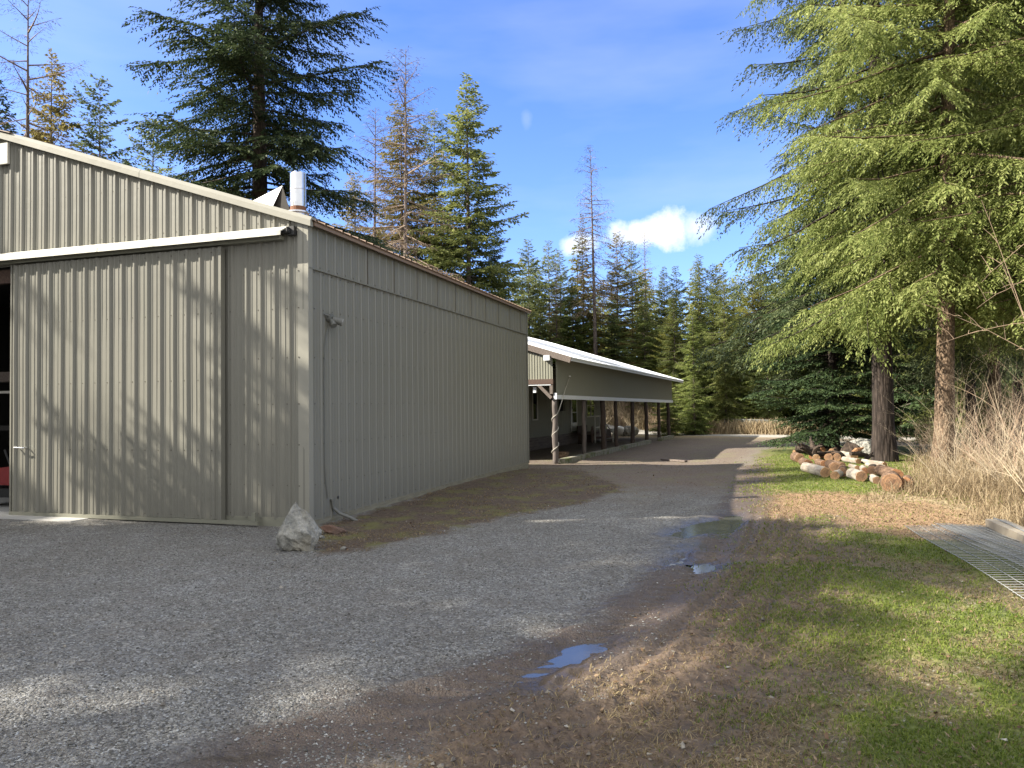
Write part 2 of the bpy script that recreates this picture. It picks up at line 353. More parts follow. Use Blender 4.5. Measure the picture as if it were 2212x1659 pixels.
def zones(x, y):
    n1 = fbm(x, y, .9, 1)-.5; n2 = fbm(x, y, 3.1, 5)-.5; n3 = fbm(x, y, 9., 9, 3)-.5
    right = sstep(-.35, .35, polydist(x, y, RIGHT)+n1*.7+n2*.5+n3*.3)
    gz = polydist(x, y, GRASS)
    grass = sstep(-.5, .7, gz+n1*1.3+n2*1.0+n3*.4)
    patch = sstep(.32, .50, fbm(x, y, 1.15, 21)+n3*.25+np.clip((y-10)*.05, -.04, .18))
    leaf = sstep(-.25, .35, polydist(x, y, LEAF)+n2*.8+n3*.5)
    grass = grass*(.22+.78*patch)*(1-leaf*.9)
    wall = sstep(-.12, .18, polydist(x, y, WALLSOIL)+n2*.4+n3*.3)
    # back yard beyond the drive, straw coloured
    far = sstep(41, 46, y+.35*x)
    dist, side, along = pathdist(x, y, MUDPATH)
    mud = sstep(.62, .15, dist+n2*.5)
    wet = np.zeros_like(x)
    for P in PUDDLES+[MUDPUD]: wet = np.maximum(wet, sstep(-.38, .02, polydist(x, y, P)+n2*.25))
    wet = np.maximum(wet, .60*sstep(.55, .0, dist+n2*.6))
    wet = np.maximum(wet, .85*sstep(-.3, .5, polydist(x, y, SHEEN)+n1*.9+n2*1.2+n3*.4))
    rut_wet_shade = np.zeros_like(x); fd = sstep(.2, .9, along)*sstep(9.6, 8.0, along)
    for off, w, dep in RUTS:
        o2 = off+.05*np.sin(along*.9+off*5); rut_wet_shade = np.maximum(rut_wet_shade, np.exp(-((side-o2)/w)**2)*(.55+.45*np.sin(along*34+(side-o2)*40)))
    wet = np.maximum(wet, .8*rut_wet_shade*fd); mud = np.maximum(mud*sstep(.55, .2, side+n2*.5), .9*fd*sstep(.42, .12, side+n2*.5+n3*.3)*sstep(-1.8, -1.1, side+n2*.6))  # ruts darkened as wet mud, the dark also standing in for weak shading
    fr, _, _ = pathdist(x, y, FARROAD)
    road = sstep(1.9, 1.4, fr+n2*.4)
    dry = np.maximum(sstep(-.4, .4, polydist(x, y, DRYG)+n2*.6), far)
    porch_a = (x-PA[0])*DU[0]+(y-PA[1])*DU[1]; porch_b = (x-PA[0])*NL[0]+(y-PA[1])*NL[1]
    track = sstep(11.5, 15.5, y+n1*3+n2*2)*sstep(.8, -.8, polydist(x, y, RIGHT))     # drive turns from grey gravel to brown fines further up
    return dict(right=right, grass=grass, leaf=leaf, wall=wall, mud=mud, wet=wet, road=road, dry=dry*(1-road), track=track, mdist=dist, mside=side, malong=along)
def height(x, y, z=None, fine=True):
    h = -.28*sstep(17.5, 23.5, y)*sstep(9, 5, x)-.28*sstep(24, 34, y)*sstep(5, 9, x)
    h = h-.35*sstep(47, 54, y+.3*x)
    h = h+sstep(56, 90, y)*1.9+np.clip(y-70, 0, 200)*.03
    # low bank of brush behind the cabin
    h = h+1.9*np.exp(-((y-54.5+.1*x)/4.0)**2)*sstep(15, 9, x)
    h = h+sstep(8.2, 12, x)*.10*sstep(22, 14, y)*sstep(5, 8, y)
    if not fine: return h
    z = zones(x, y) if z is None else z
    h = h+.05*(fbm(x, y, .5, 3)-.5)
    soft = np.maximum(z['right'], z['wall'])
    h = h+(.006+.030*soft)*(fbm(x, y, 5.5, 8)-.5)+.016*soft*(fbm(x, y, 19, 12, 3)-.5)+.008*(fbm(x, y, 34, 14, 2)-.5)
    h = h+.030*z['grass']
    # wheel ruts along the muddy edge
    d = z['mside']
    fade = sstep(.2, .9, z['malong'])*sstep(9.6, 8.0, z['malong'])
    for off, w, dep in RUTS:
        o2 = off+.05*np.sin(z['malong']*.9+off*5); g = np.exp(-((d-o2)/w)**2)
        lug = .5+.5*np.sin(z['malong']*34+(d-o2)*40)
        h = h-fade*g*dep*(.55+.75*lug)+fade*.45*dep*np.exp(-((np.abs(d-o2)-w*1.8)/.05)**2)
    for P, dep in [(P, .032) for P in PUDDLES]+[(MUDPUD, .022)]:
        c = P.mean(0); hc = float(height(np.array([c[0]]), np.array([c[1]]), None, False)[0])-.012
        m = sstep(-.20, .16, polydist(x, y, P)+.30*(fbm(x, y, 3.2, 30)-.5)+.16*(fbm(x, y, 13, 31, 3)-.5))
        h = h*(1-m)+(hc-dep+.006*(fbm(x, y, 9, 37)-.5))*m
    return h
def T(x, y): return float(height(np.array([float(x)]), np.array([float(y)]))[0])

def m_ground():
    t = NT('ground_cover'); P = t.node('NewGeometry').outputs['Position']
    a1 = t.node('Attribute', attribute_name='zone_a'); a2 = t.node('Attribute', attribute_name='zone_b')
    s1 = t.node('SeparateColor'); t.l.new(a1.outputs['Color'], s1.inputs[0]); s2 = t.node('SeparateColor'); t.l.new(a2.outputs['Color'], s2.inputs[0])
    grass, right, leaf = s1.outputs; wet, wall, mud = s2.outputs
    a3 = t.node('Attribute', attribute_name='zone_c'); s3 = t.node('SeparateColor'); t.l.new(a3.outputs['Color'], s3.inputs[0]); dry, road, track = s3.outputs
    # crushed stone: every cell its own tone
    vs = t.node('TexVoronoi'); t.l.new(P, vs.inputs['Vector']); vs.inputs['Scale'].default_value = 78
    vb = t.node('TexVoronoi'); t.l.new(P, vb.inputs['Vector']); vb.inputs['Scale'].default_value = 36
    sc = t.node('SeparateColor'); t.l.new(vs.outputs['Color'], sc.inputs[0]); sb = t.node('SeparateColor'); t.l.new(vb.outputs['Color'], sb.inputs[0])
    st = t.ramp(sc.outputs[0], [(0.0, (0.084, 0.079, 0.070)), (0.45, (0.170, 0.164, 0.149)), (0.8, (0.256, 0.254, 0.235)), (1.0, (0.400, 0.405, 0.395))])
    bigm = t.math('GREATER_THAN', sb.outputs[1], .72)
    st = t.mix(t.math('MULTIPLY', bigm, .8), st, t.ramp(sb.outputs[0], [(0.0, (0.096, 0.095, 0.092)), (0.6, (0.224, 0.225, 0.218)), (1.0, (0.376, 0.369, 0.333))]))
    big = t.noise(P, .55, 5, .6); mid = t.noise(P, 2.6, 5, .6); fine = t.noise(P, 24, 5, .65)
    st = t.mix(1.0, st, t.ramp(big, [(.3, (.78, .75, .72)), (.7, (1.14, 1.14, 1.16))]), 'MULTIPLY')
    fines = t.ramp(mid, [(.42, 0.), (.68, 1.)])
    col = t.mix(t.math('MULTIPLY', fines, .42), st, (.135, .115, .095))
    # packed brown fines further up the drive
    brown = t.mix(t.ramp(fine, [(.3, 0.), (.7, 1.)]), (.060, .043, .031), (.20, .150, .112))
    brown = t.mix(t.ramp(t.noise(P, 1.1, 5, .65), [(.50, 0.), (.70, .7)]), brown, (.14, .135, .05))
    col = t.mix(t.math('MULTIPLY', track, .85), col, brown)
    # bare soil with dead grass
    soil = t.mix(t.ramp(fine, [(.3, 0.), (.72, 1.)]), (.040, .027, .017), (.165, .118, .072))
    soil = t.mix(t.math('MULTIPLY', t.ramp(t.noise(P, 55, 3, .7), [(.52, 0.), (.66, 1.)]), .7), soil, (.27, .21, .115))
    soil = t.mix(t.math('MULTIPLY', t.math('GREATER_THAN', sc.outputs[2], .95), .6), soil, (.30, .27, .22))
    col = t.mix(right, col, soil)
    wsoil = t.mix(t.ramp(fine, [(.3, 0.), (.66, 1.)]), (.034, .024, .017), (.125, .090, .062))
    wsoil = t.mix(t.ramp(t.noise(P, 1.9, 4), [(.50, 0.), (.64, .8)]), wsoil, (.12, .115, .034))
    col = t.mix(wall, col, wsoil)
    gcol = t.mix(t.ramp(fine, [(.3, 0.), (.7, 1.)]), (.048, .068, .013), (.125, .165, .028))
    gcol = t.mix(t.ramp(mid, [(.45, 0.), (.75, .6)]), gcol, (.17, .15, .05))
    col = t.mix(t.math('MULTIPLY', grass, .85), col, gcol)
    lcol = t.mix(t.ramp(t.noise(P, 40, 4, .7), [(.35, 0.), (.65, 1.)]), (.09, .052, .030), (.36, .235, .13))
    col = t.mix(leaf, col, lcol)
    dcol = t.mix(t.ramp(fine, [(.3, 0.), (.7, 1.)]), (.14, .105, .06), (.36, .285, .17))
    col = t.mix(dry, col, dcol)
    rcol = t.mix(fine, (.22, .205, .18), (.38, .36, .33)); col = t.mix(road, col, rcol)
    mcol = t.mix(t.ramp(fine, [(.3, 0.), (.7, 1.)]), (.070, .048, .034), (.150, .104, .072))
    col = t.mix(t.math('MULTIPLY', mud, .85), col, mcol)
    wetk = t.ramp(wet, [(0., 0.), (1., 1.)])
    col = t.mix(t.math('MULTIPLY', wetk, .72), col, (.046, .036, .028))
    stone = t.math('SUBTRACT', 1.0, t.math('MAXIMUM', t.math('MAXIMUM', right, wall), t.math('MAXIMUM', dry, t.math('MULTIPLY', track, .6))))
    dd = t.math('ADD', t.math('MULTIPLY', vs.outputs['Distance'], .9), t.math('MULTIPLY', sc.outputs[1], .35))
    h = t.math('ADD', t.math('MULTIPLY', t.math('MULTIPLY', dd, -1.0), stone), t.math('MULTIPLY', fine, 1.1))
    h = t.math('ADD', h, t.math('MULTIPLY', mid, 1.2))
    h = t.math('MULTIPLY', h, t.math('SUBTRACT', 1.0, t.math('MULTIPLY', wetk, .8)))
    rough = t.math('SUBTRACT', .88, t.math('MULTIPLY', wetk, .66))
    return t.fin(col, rough, t.bump(h, .8, .016), spec=.35)
M['ground'] = m_ground()

def build_ground():
    # rings round the viewer's feet, closer together where things are near; full circle, to the horizon
    ang = np.unique(np.concatenate((np.linspace(-.80, .80, 780), np.linspace(.80, 2*math.pi-.80, 90))))
    ang = ang[:-1] if abs(ang[-1]-ang[0]-2*math.pi) < 1e-6 else ang
    rad = np.concatenate(([.3, .8, 1.4], np.geomspace(2., 60, 760), np.geomspace(63, 900, 40)))
    A, Rr = np.meshgrid(ang, rad); x = (Rr*np.sin(A)).ravel(); y = (Rr*np.cos(A)).ravel()
    z = zones(x, y); h = height(x, y, z)
    na, nr = len(ang), len(rad)
    i = np.arange(nr-1)[:, None]*na; j = np.arange(na)[None]; j2 = (j+1) % na
    Fq = np.stack([i+j, i+j2, i+na+j2, i+na+j], -1).reshape(-1, 4)[:, ::-1]
    V = np.stack([x, y, h], 1)
    cen = len(V); V = np.vstack([V, [[0, 0, T(0, .1)]]])
    tri = np.stack([np.arange(na), np.full(na, cen), (np.arange(na)+1) % na], 1)
    me = mesh_data('ground', [(V, Fq, M['ground']), (np.zeros((0, 3)), tri-len(V), M['ground'])], True)
    pad = lambda *c: np.vstack([np.stack([np.clip(v, 0, 1) for v in c]+[np.ones_like(c[0])], 1), [[0, 0, 0, 1]]]).astype(np.float32)
    for nm, c in (('zone_a', ('grass', 'right', 'leaf')), ('zone_b', ('wet', 'wall', 'mud')), ('zone_c', ('dry', 'road', 'track'))):
        at_ = me.color_attributes.new(nm, 'FLOAT_COLOR', 'POINT'); at_.data.foreach_set('color', pad(*[z[k] for k in c]).ravel())
    tag(obj('ground', me), kind='structure')
build_ground()
def build_water():
    t = NT('puddle_water'); n = t.noise(t.node('NewGeometry').outputs['Position'], 7, 2)
    M['water'] = t.fin((.07, .07, .07), .10, t.bump(n, .03, .01), spec=1.0)
    M['mudwater'] = m_plain('muddy_water', (.21, .145, .075), .2, 0, .12, 6)
    for P, lab, m in list(zip(PUDDLES, [0]*4, [M['water']]*4))+[(MUDPUD, 0, M['mudwater'])]:
        c = P.mean(0); Q = c+(P-c)*2.0
        lvl = float(height(np.array([c[0]]), np.array([c[1]]), None, False)[0])-.012-(.020 if m is M['water'] else .015)
        mb = MB(); mb.add([(p[0], p[1], lvl) for p in Q], [tuple(range(len(Q)))[::-1]])
        tag(mb.build('puddle', m), kind='structure')
build_water()

# ------------------------------------------------------------------ ribbed metal sheet
PITCH_R = .229
def rib_profile(u0, u1, rib=.019, phase=0., pitch=PITCH_R):
    """(u, depth) across a panel: one tall rib every 229 mm, two low ones between"""
    pts = []; k = math.floor((u0-phase)/pitch)-1; f = min(1., pitch/PITCH_R*1.6)
    while phase+k*pitch < u1+.3:
        c = phase+k*pitch
        pts += [(c-.030*f, 0), (c-.013*f, rib), (c+.013*f, rib), (c+.030*f, 0)]
        for m in ((.076, .153) if pitch == PITCH_R else ()): pts += [(c+m-.012, 0), (c+m-.005, rib*.22), (c+m+.005, rib*.22), (c+m+.012, 0)]
        k += 1
    ins = [p for p in pts if u0+1e-4 < p[0] < u1-1e-4]
    us = [p[0] for p in pts]; ds = [p[1] for p in pts]
    e = lambda u: float(np.interp(u, us, ds))
    return [(u0, e(u0))]+ins+[(u1, e(u1))]
def sheet(u0, u1, lo, hi, fn, rib=.019, phase=0., wave=0., rows=1, pitch=PITCH_R):
    """fn(u, depth, v) -> xyz; lo, hi: numbers or functions of u. wave: slight oil-canning of the panel"""
    prof = rib_profile(u0, u1, rib, phase, pitch); n = len(prof); V = []
    L = lo if callable(lo) else (lambda u: lo); H = hi if callable(hi) else (lambda u: hi)
    for r in range(rows+1):
        for u, d in prof:
            v = L(u)+(H(u)-L(u))*r/rows
            V.append(fn(u, d+wave*(float(vnoise(np.array(u), np.array(v), .9, 40))-.5), v))
    Fq = [(r*n+i, r*n+i+1, (r+1)*n+i+1, (r+1)*n+i) for r in range(rows) for i in range(n-1)]
    return MB().add(V, Fq)

# ------------------------------------------------------------------ the big shop building
RS = .333; HALF = 5.52; BL = 10.52; WID = 2*HALF
def zroof(t): return 4.17+RS*(t if t <= HALF else WID-t)          # top of roof
def zwall(t): return zroof(t)-.07
def build_shop():
    rz = math.pi/2-TH
    root = empty('metal_shop', (BC[0], BC[1], 0), rz, 'big taupe ribbed metal shop with a sliding front door and long shaded side wall', 'shop building')
    # side wall facing the drive: local x runs back, local y left, z up
    sheet(.02, BL, .05, 3.50, lambda u, d, v: (u, -d, v), .010, .11, .014, 8).build('side_wall', M['siding'], root)
    sheet(.02, BL, 3.49, 4.11, lambda u, d, v: (u, -d-.012, v), .009, .02, .008, 2).build('upper_siding', M['siding'], root)
    MB().box(.0, BL, -.034, -.002, 3.480, 3.500).build('drip_flashing', M['siding'], root)
    seams = MB()
    for s in (1.63, 2.55, 3.46, 4.37, 5.30, 6.21, 7.13, 8.05, 8.96, 9.88): seams.box(s, s+.006, -.033, -.010, 3.50, 4.09)
    tag(seams.build('panel_seam', M['seam'], root), kind='stuff')
    # front: side strip, gable above the track, left part
    f = lambda u, d, v: (-d, u, v)
    fw = sheet(.02, 3.2, .10, lambda u: zwall(u), f, .029, .05, .015, 8)
    g2 = sheet(3.2, 8.2, 3.86, lambda u: zwall(u), f, .029, .05, .015, 4); fw.add(g2.v, g2.f)
    g3 = sheet(8.2, WID, .10, lambda u: zwall(u), f, .029, .05, .015, 4); fw.add(g3.v, g3.f)
    fw.build('front_wall', M['siding'], root)
    bk = sheet(0, WID, .05, lambda u: zwall(u), lambda u, d, v: (BL+d, u, v)); bk.build('back_wall', M['siding'], root)
    sheet(0, BL, .05, 4.10, lambda u, d, v: (u, WID+d, v)).build('far_side_wall', M['siding'], root)
    # inner lining keeps the inside dark and gives the walls thickness
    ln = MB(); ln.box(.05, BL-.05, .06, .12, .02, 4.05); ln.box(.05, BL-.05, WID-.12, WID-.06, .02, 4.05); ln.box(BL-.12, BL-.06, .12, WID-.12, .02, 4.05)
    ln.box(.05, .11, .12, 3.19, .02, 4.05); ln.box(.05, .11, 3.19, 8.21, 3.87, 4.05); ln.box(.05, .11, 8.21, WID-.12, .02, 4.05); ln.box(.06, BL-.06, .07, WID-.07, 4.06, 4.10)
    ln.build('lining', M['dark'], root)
    MB().box(.0, BL-.1, .1, WID-.1, -.2, .035).build('floor_slab', M['concrete'], root)
    ap = MB().box(-.45, -.005, 3.6, 8.3, -.2, .022); ap.build('door_threshold', M['concrete'], root)
    # roof, its corrugated edge showing along the side wall
    rp = sheet(-.05, BL+.08, -.13, HALF, lambda u, d, v: (u, v, zroof(v)-.02+d*1.4), .02, .03)
    rq = sheet(-.05, BL+.08, HALF, WID+.13, lambda u, d, v: (u, v, zroof(v)-.02+d*1.4), .02, .03); rp.add(rq.v, rq.f)
    for k, (a, b) in enumerate(((-.13, HALF), (HALF, WID+.13))):
        rp.add([(-.05, a, zroof(a)-.028), (BL+.08, a, zroof(a)-.028), (BL+.08, b, zroof(b)-.028), (-.05, b, zroof(b)-.028)], [(0, 1, 2, 3)])
    roof = rp.build('roof', M['roof_metal'], root)
    MB().beam((0, -.10, 4.085), (BL+.05, -.10, 4.085), .03, .075).build('eave_edge', M['roof_metal'], roof)
    for side in (0, 1):
        rk = MB()
        Y = (lambda t: t) if side == 0 else (lambda t: WID-t)
        cuts = ((-.10, 2.75), (2.75, HALF)) if side == 0 else ((-.10, HALF),)
        for k, (a, b) in enumerate(cuts):
            e = .003*k
            poly = [(-.085-e, -.11), (-.020, -.11), (-.020, -.02), (.14, .012+e), (.14, .022+e), (-.045, .022+e), (-.085-e, -.03)]
            rk.prism(poly, a, b, lambda p, t: (p[0], Y(t), zroof(t)+p[1]))
        rk.build('rake_trim', M['trim'], root)
    rcap = MB(); rcap.beam((-.1, HALF-.13, 5.985), (BL+.08, HALF-.13, 5.985), .30, .012, (0, -.3, 1)); rcap.build('ridge_cap', M['roof_metal'], root)
    ct = MB().box(-.030, -.001, -.030, .135, .02, 4.10); ct.box(-.001, .075, -.030, -.014, .04, 4.10); ct.build('corner_trim', M['trim'], root)
    MB().box(BL-.06, BL+.02, -.028, -.014, .04, 4.08).build('corner_trim', M['siding'], root)
    sk = MB().box(.02, BL, -.008, .05, -.16, .075); sk.build('skirt_board', M['board'], root)
    MB().box(-.020, .05, -.012, 3.1, -.10, .115).build('skirt_board', M['siding_old'], root)
    # track cover over the sliding door, two lengths lapped
    tk = MB()
    for a, b, e in ((.26, 3.37, 0.), (3.36, 8.9, .004)):
        poly = [(-.02, 4.055+e), (-.055, 4.062+e), (-.235-e, 3.965), (-.24-e, 3.905), (-.232-e, 3.905), (-.226, 3.955), (-.055, 4.045), (-.02, 4.04)]
        tk.prism([(p[0], p[1]) for p in poly], a, b, lambda p, t: (p[0], t, p[1]))
    track = tk.build('track_cover', M['trim_light'], root)
    br = MB().box(-.10, -.026, .145, .255, 3.93, 4.045); br.box(-.16, -.10, .21, .222, 3.965, 4.03); br.tube([(-.12, .19, 3.975), (-.12, .31, 3.975)], .028, 10)
    br.build('track_bracket', M['black_metal'], track)
    hd = MB().box(-.12, -.03, .34, 8.8, 3.875, 3.93); hd.build('door_track', M['siding_old'], root)
    # sliding door
    DX = -.105; d0, d1 = 1.335, 5.13
    dr = sheet(d0, d1, .075, 3.845, lambda u, d, v: (DX-d, u, v), .029, .05, .014, 8)
    dr.box(DX+.002, DX+.055, d0, d1, .075, 3.84)
    door = dr.build('sliding_door', M['siding'], root)
    et = MB().box(DX-.030, DX+.058, d0-.045, d0-.002, .06, 3.845); et.build('door_edge_trim', M['siding'], door); MB().box(DX-.028, DX+.058, d1+.002, d1+.03, .05, 3.845).build('door_edge_trim', M['siding'], door)
    rl = MB().box(DX-.042, DX-.002, .70, d1+.02, .022, .072); rl.build('bottom_rail', M['siding_old'], root)
    hn = MB().tube([(DX-.02, 5.02, 1.05), (DX-.075, 5.02, 1.05), (DX-.085, 5.0, 1.05), (DX-.085, 4.84, 1.045), (DX-.075, 4.82, 1.045), (DX-.02, 4.82, 1.045)], .011, 8)
    hn.build('handle', M['galv'], door)
    cl = MB().box(DX-.05, DX-.02, .73, .78, .07, .19); cl.build('door_guide', M['siding_old'], root)
    # plate under the peak
    pl = MB().box(-.075, -.035, 5.315, 5.95, 5.47, 5.80); pl.build('peak_plate', M['trim_light'], root)
    # screw heads in rows
    sc = MB()
    def dot(x, y, z, n):
        r = .0070
        if n == 'f': sc.box(x-.007, x, y-r, y+r, z-r, z+r)
        else: sc.box(x-r, x+r, y-.007, y, z-r, z+r)
    for zz in (.16, .55, 1.10, 1.65, 2.28, 2.95, 3.45):
        for k in range(1, 6): dot(-.001, .05+k*PITCH_R+.045, zz, 'f')
        for k in range(45): dot(.11+k*PITCH_R+.045, -.002, zz-(.0 if zz > .3 else .03), 's')
        dot(-.03, .122, zz, 'f')
    for zz in (.12, 1.02, 2.0, 2.93, 3.78):
        for k in range(6, 23): dot(DX-.001, .05+k*PITCH_R+.045, zz, 'f')
    for k in range(46):
        for zz in (4.13+.0, 4.85):
            if zz < zwall(.05+k*PITCH_R)-.1: dot(-.001, .05+k*PITCH_R+.045, zz+(.02 if zz < 4.5 else 0), 'f')
    for k in range(45): dot(.02+k*PITCH_R+.04, -.013, 3.53, 's')
    tag(sc.build('screw_heads', M['seam'], root), kind='stuff')
    # flue pipe and the little tent of sheet metal that sheds snow round it
    px, py = 1.42, 1.075; zb = zroof(py)
    fl = MB().tube([(px, py, zb-.03), (px, py, zb+.16)], [.165, .135], 20); fl.build('flue_flashing', M['galv'], root)
    pp = MB(); n = 28
    ring = lambda z, r, jag: [(px+r*math.cos(2*math.pi*k/n), py+r*math.sin(2*math.pi*k/n), z+jag*(_T[k, 7]-.5)) for k in range(n)]
    V = ring(zb+.22, .116, .03)+ring(zb+.30, .122, 0)+ring(zb+.5, .122, 0)+ring(zb+.505, .125, 0)+ring(zb+.53, .122, 0)+ring(5.30, .122, .035)+ring(5.30, .112, .035)+ring(zb+.3, .112, 0)
    pp.add(V, [(r*n+k, r*n+(k+1) % n, (r+1)*n+(k+1) % n, (r+1)*n+k) for r in range(7) for k in range(n)])
    pipe = pp.build('flue_pipe', M['galv'], root)
    MB().tube([(px, py, zb+.14), (px, py, zb+.235)], [.125, .122], 20).build('rusty_joint', M['rust'], pipe)
    MB().tube([(px, py, zb+.135), (px, py, zb+.155)], .175, 20).build('storm_collar', M['galv'], pipe)
    A = np.array((1.30, 1.39, 5.17)); Lf = np.array((1.30, 1.62, zroof(1.62)+.01)); Rf = np.array((1.52, 1.235, zroof(1.235)+.01)); Bk = np.array((1.62, 2.16, zroof(2.16)+.01))
    A = np.array((1.50, 1.42, 5.165)); Lf = np.array((1.50, 1.67, zroof(1.67)+.005)); Rf = np.array((1.50, 1.22, zroof(1.22)+.005)); Bk = np.array((1.74, 2.38, zroof(2.38)+.01))
    off = np.array((0, 0, -.008))
    def plate(a, b, c, m, parent):
        return MB().add([a, b, c, a+off, b+off, c+off], [(0, 1, 2), (5, 4, 3), (0, 3, 4, 1), (1, 4, 5, 2), (2, 5, 3, 0)]).build('snow_diverter' if parent is root else 'painted_shade_flap', m, parent)
    sd = plate(A, Lf, Bk, M['white_trim'], root); plate(A, Bk, Rf, M['dark'], sd)  # right plate coloured dark to paint the shade inside the open tent
    # floodlight with its cord on the side wall
    lm = MB().tube([(.38, -.02, 2.90), (.42, -.05, 2.885), (.50, -.07, 2.87)], .012, 8); lm.tube([(.50, -.016, 2.86), (.50, -.07, 2.86)], .062, 14); lm.tube([(.53, -.06, 2.84), (.60, -.17, 2.80)], [.040, .058], 14); lm.tube([(.50, -.06, 2.82), (.47, -.12, 2.74)], [.03, .045], 12)
    lamp = lm.build('floodlight', M['cable'], root)
    MB().tube([(.60, -.17, 2.80), (.606, -.18, 2.797)], [.055, .05], 14).build('lens', M['galv_dull'], lamp)
    MB().tube([(.49, -.04, 2.80), (.46, -.03, 2.72), (.40, -.024, 2.5), (.375, -.022, 2.2), (.37, -.022, 1.5), (.372, -.022, .80), (.40, -.022, .55), (.445, -.022, .33)], .0075, 6).build('power_cord', M['cable'], root)
    MB().tube([(.735, -.016, .31), (.735, -.001, .31)], .022, 12).build('wall_hole', M['black_metal'], root)
    return root
shop = build_shop()
def shop_pt(s, t, z=0.): return (BC[0]+s*DS[0]+t*DT[0], BC[1]+s*DS[1]+t*DT[1], z)
def build_shop_inside():
    rz = math.pi/2-TH
    r = empty('storage_shelf', shop_pt(1.6, 5.5), rz, 'dim timber shelf rack just inside the open shop doorway', 'shelf')
    s = MB().box(0, .6, -1.4, 2.6, 2.15, 2.33); s.build('shelf_board', M['greywood'], r)
    MB().box(-.04, -.005, -1.4, 2.6, 1.93, 1.975).build('pale_edge', M['trim_light'], r)
    MB().box(0, .6, -1.4, 2.6, 1.25, 1.33).build('shelf_board', M['dark'], r)
    for y in (-1.4, .4, 2.5): MB().box(.02, .1, y, y+.09, .03, 3.2).build('upright', M['greywood'], r)
    b = MB().box(.05, .14, .3, 10.6, 3.62, 3.83); tag(b.build('door_header', M['brownwood'], shop))
    p = empty('plywood_sheet', shop_pt(1.3, 5.2), rz, 'tan plywood sheet leaning in the dark shop doorway', 'plywood')
    MB().beam((.25, .25, 1.75), (-.1, .25, .62), .8, .02, (1, 0, .3)).build('panel', m_wood('plywood', (.20, .14, .08), (.13, .085, .05), (3, 3, 20)), p)
    m = empty('red_mower', shop_pt(.75, 5.75), rz, 'red riding mower nose parked inside the dark shop doorway', 'mower')
    hood = MB(); poly = [(-.55, .36), (-.5, .55), (-.3, .66), (.1, .70), (.5, .66), (.6, .40)]
    hood.prism(poly, -.27, .27, lambda q, a: (a, q[0], q[1])); hood.build('hood', M['red'], m)
    MB().box(-.36, .36, -.5, .75, .20, .34).build('deck', M['black_metal'], m)
    for x, y in ((-.36, -.35), (.36, -.35), (-.4, .62), (.4, .62)):
        MB().tube([(x-.07, y, .22), (x+.07, y, .22)], .19, 18).build('wheel', M['rubber'], m)
    MB().tube([(0, .45, .6), (0, .62, .95)], .02, 8).build('steering_post', M['black_metal'], m)
build_shop_inside()

# ------------------------------------------------------------------ rock, conduit and scraps by the shop corner
def ico(sub=3):
    import bmesh
    bm = bmesh.new(); bmesh.ops.create_icosphere(bm, subdivisions=sub, radius=1); V = np.array([v.co[:] for v in bm.verts]); Fc = np.array([[v.index for v in f.verts] for f in bm.faces]); bm.free(); return V, Fc
def rock_shape(seed, sub=4, planes=14, rough=.05):
    V, Fc = ico(sub); r = np.random.default_rng(seed)
    N = r.normal(size=(planes, 3)); N /= np.linalg.norm(N, axis=1)[:, None]; d = r.uniform(.55, .95, planes)
    k = np.min(np.where(V@N.T > 1e-3, d/np.maximum(V@N.T, 1e-3), 9), axis=1); k = np.minimum(k, 1.1)
    P = V*k[:, None]
    n = fbm(P[:, 0]*2+P[:, 2], P[:, 1]*2-P[:, 2]*1.3, 2.2, seed, 5)-.5
    return P*(1+rough*4*n)[:, None], Fc
def m_rock(name, a, b, c):
    t = NT(name); o = t.coord('Object'); n = t.noise(o, 7, 8, .65); n2 = t.noise(o, 2.4, 4); v = t.voro(o, 9)
    g = t.mix(t.ramp(n, [(.35, 0.), (.65, 1.)]), a, b); g = t.mix(t.math('MULTIPLY', t.ramp(n2, [(.5, 0.), (.62, 1.)]), .55), g, c)
    h = t.math('ADD', n, t.math('MULTIPLY', v, .5))
    g = t.mix(t.ramp(t.noise(o, 26, 5, .7), [(.45, 0.), (.65, .4)]), g, tuple(v*.5 for v in a))
    return t.fin(g, .9, t.bump(h, 1., .06))
M['boulder'] = m_rock('pale_quartz_rock', (.13, .13, .115), (.40, .385, .34), (.19, .165, .11))
M['brownrock'] = m_rock('brown_stone', (.12, .065, .045), (.22, .13, .09), (.09, .07, .06))
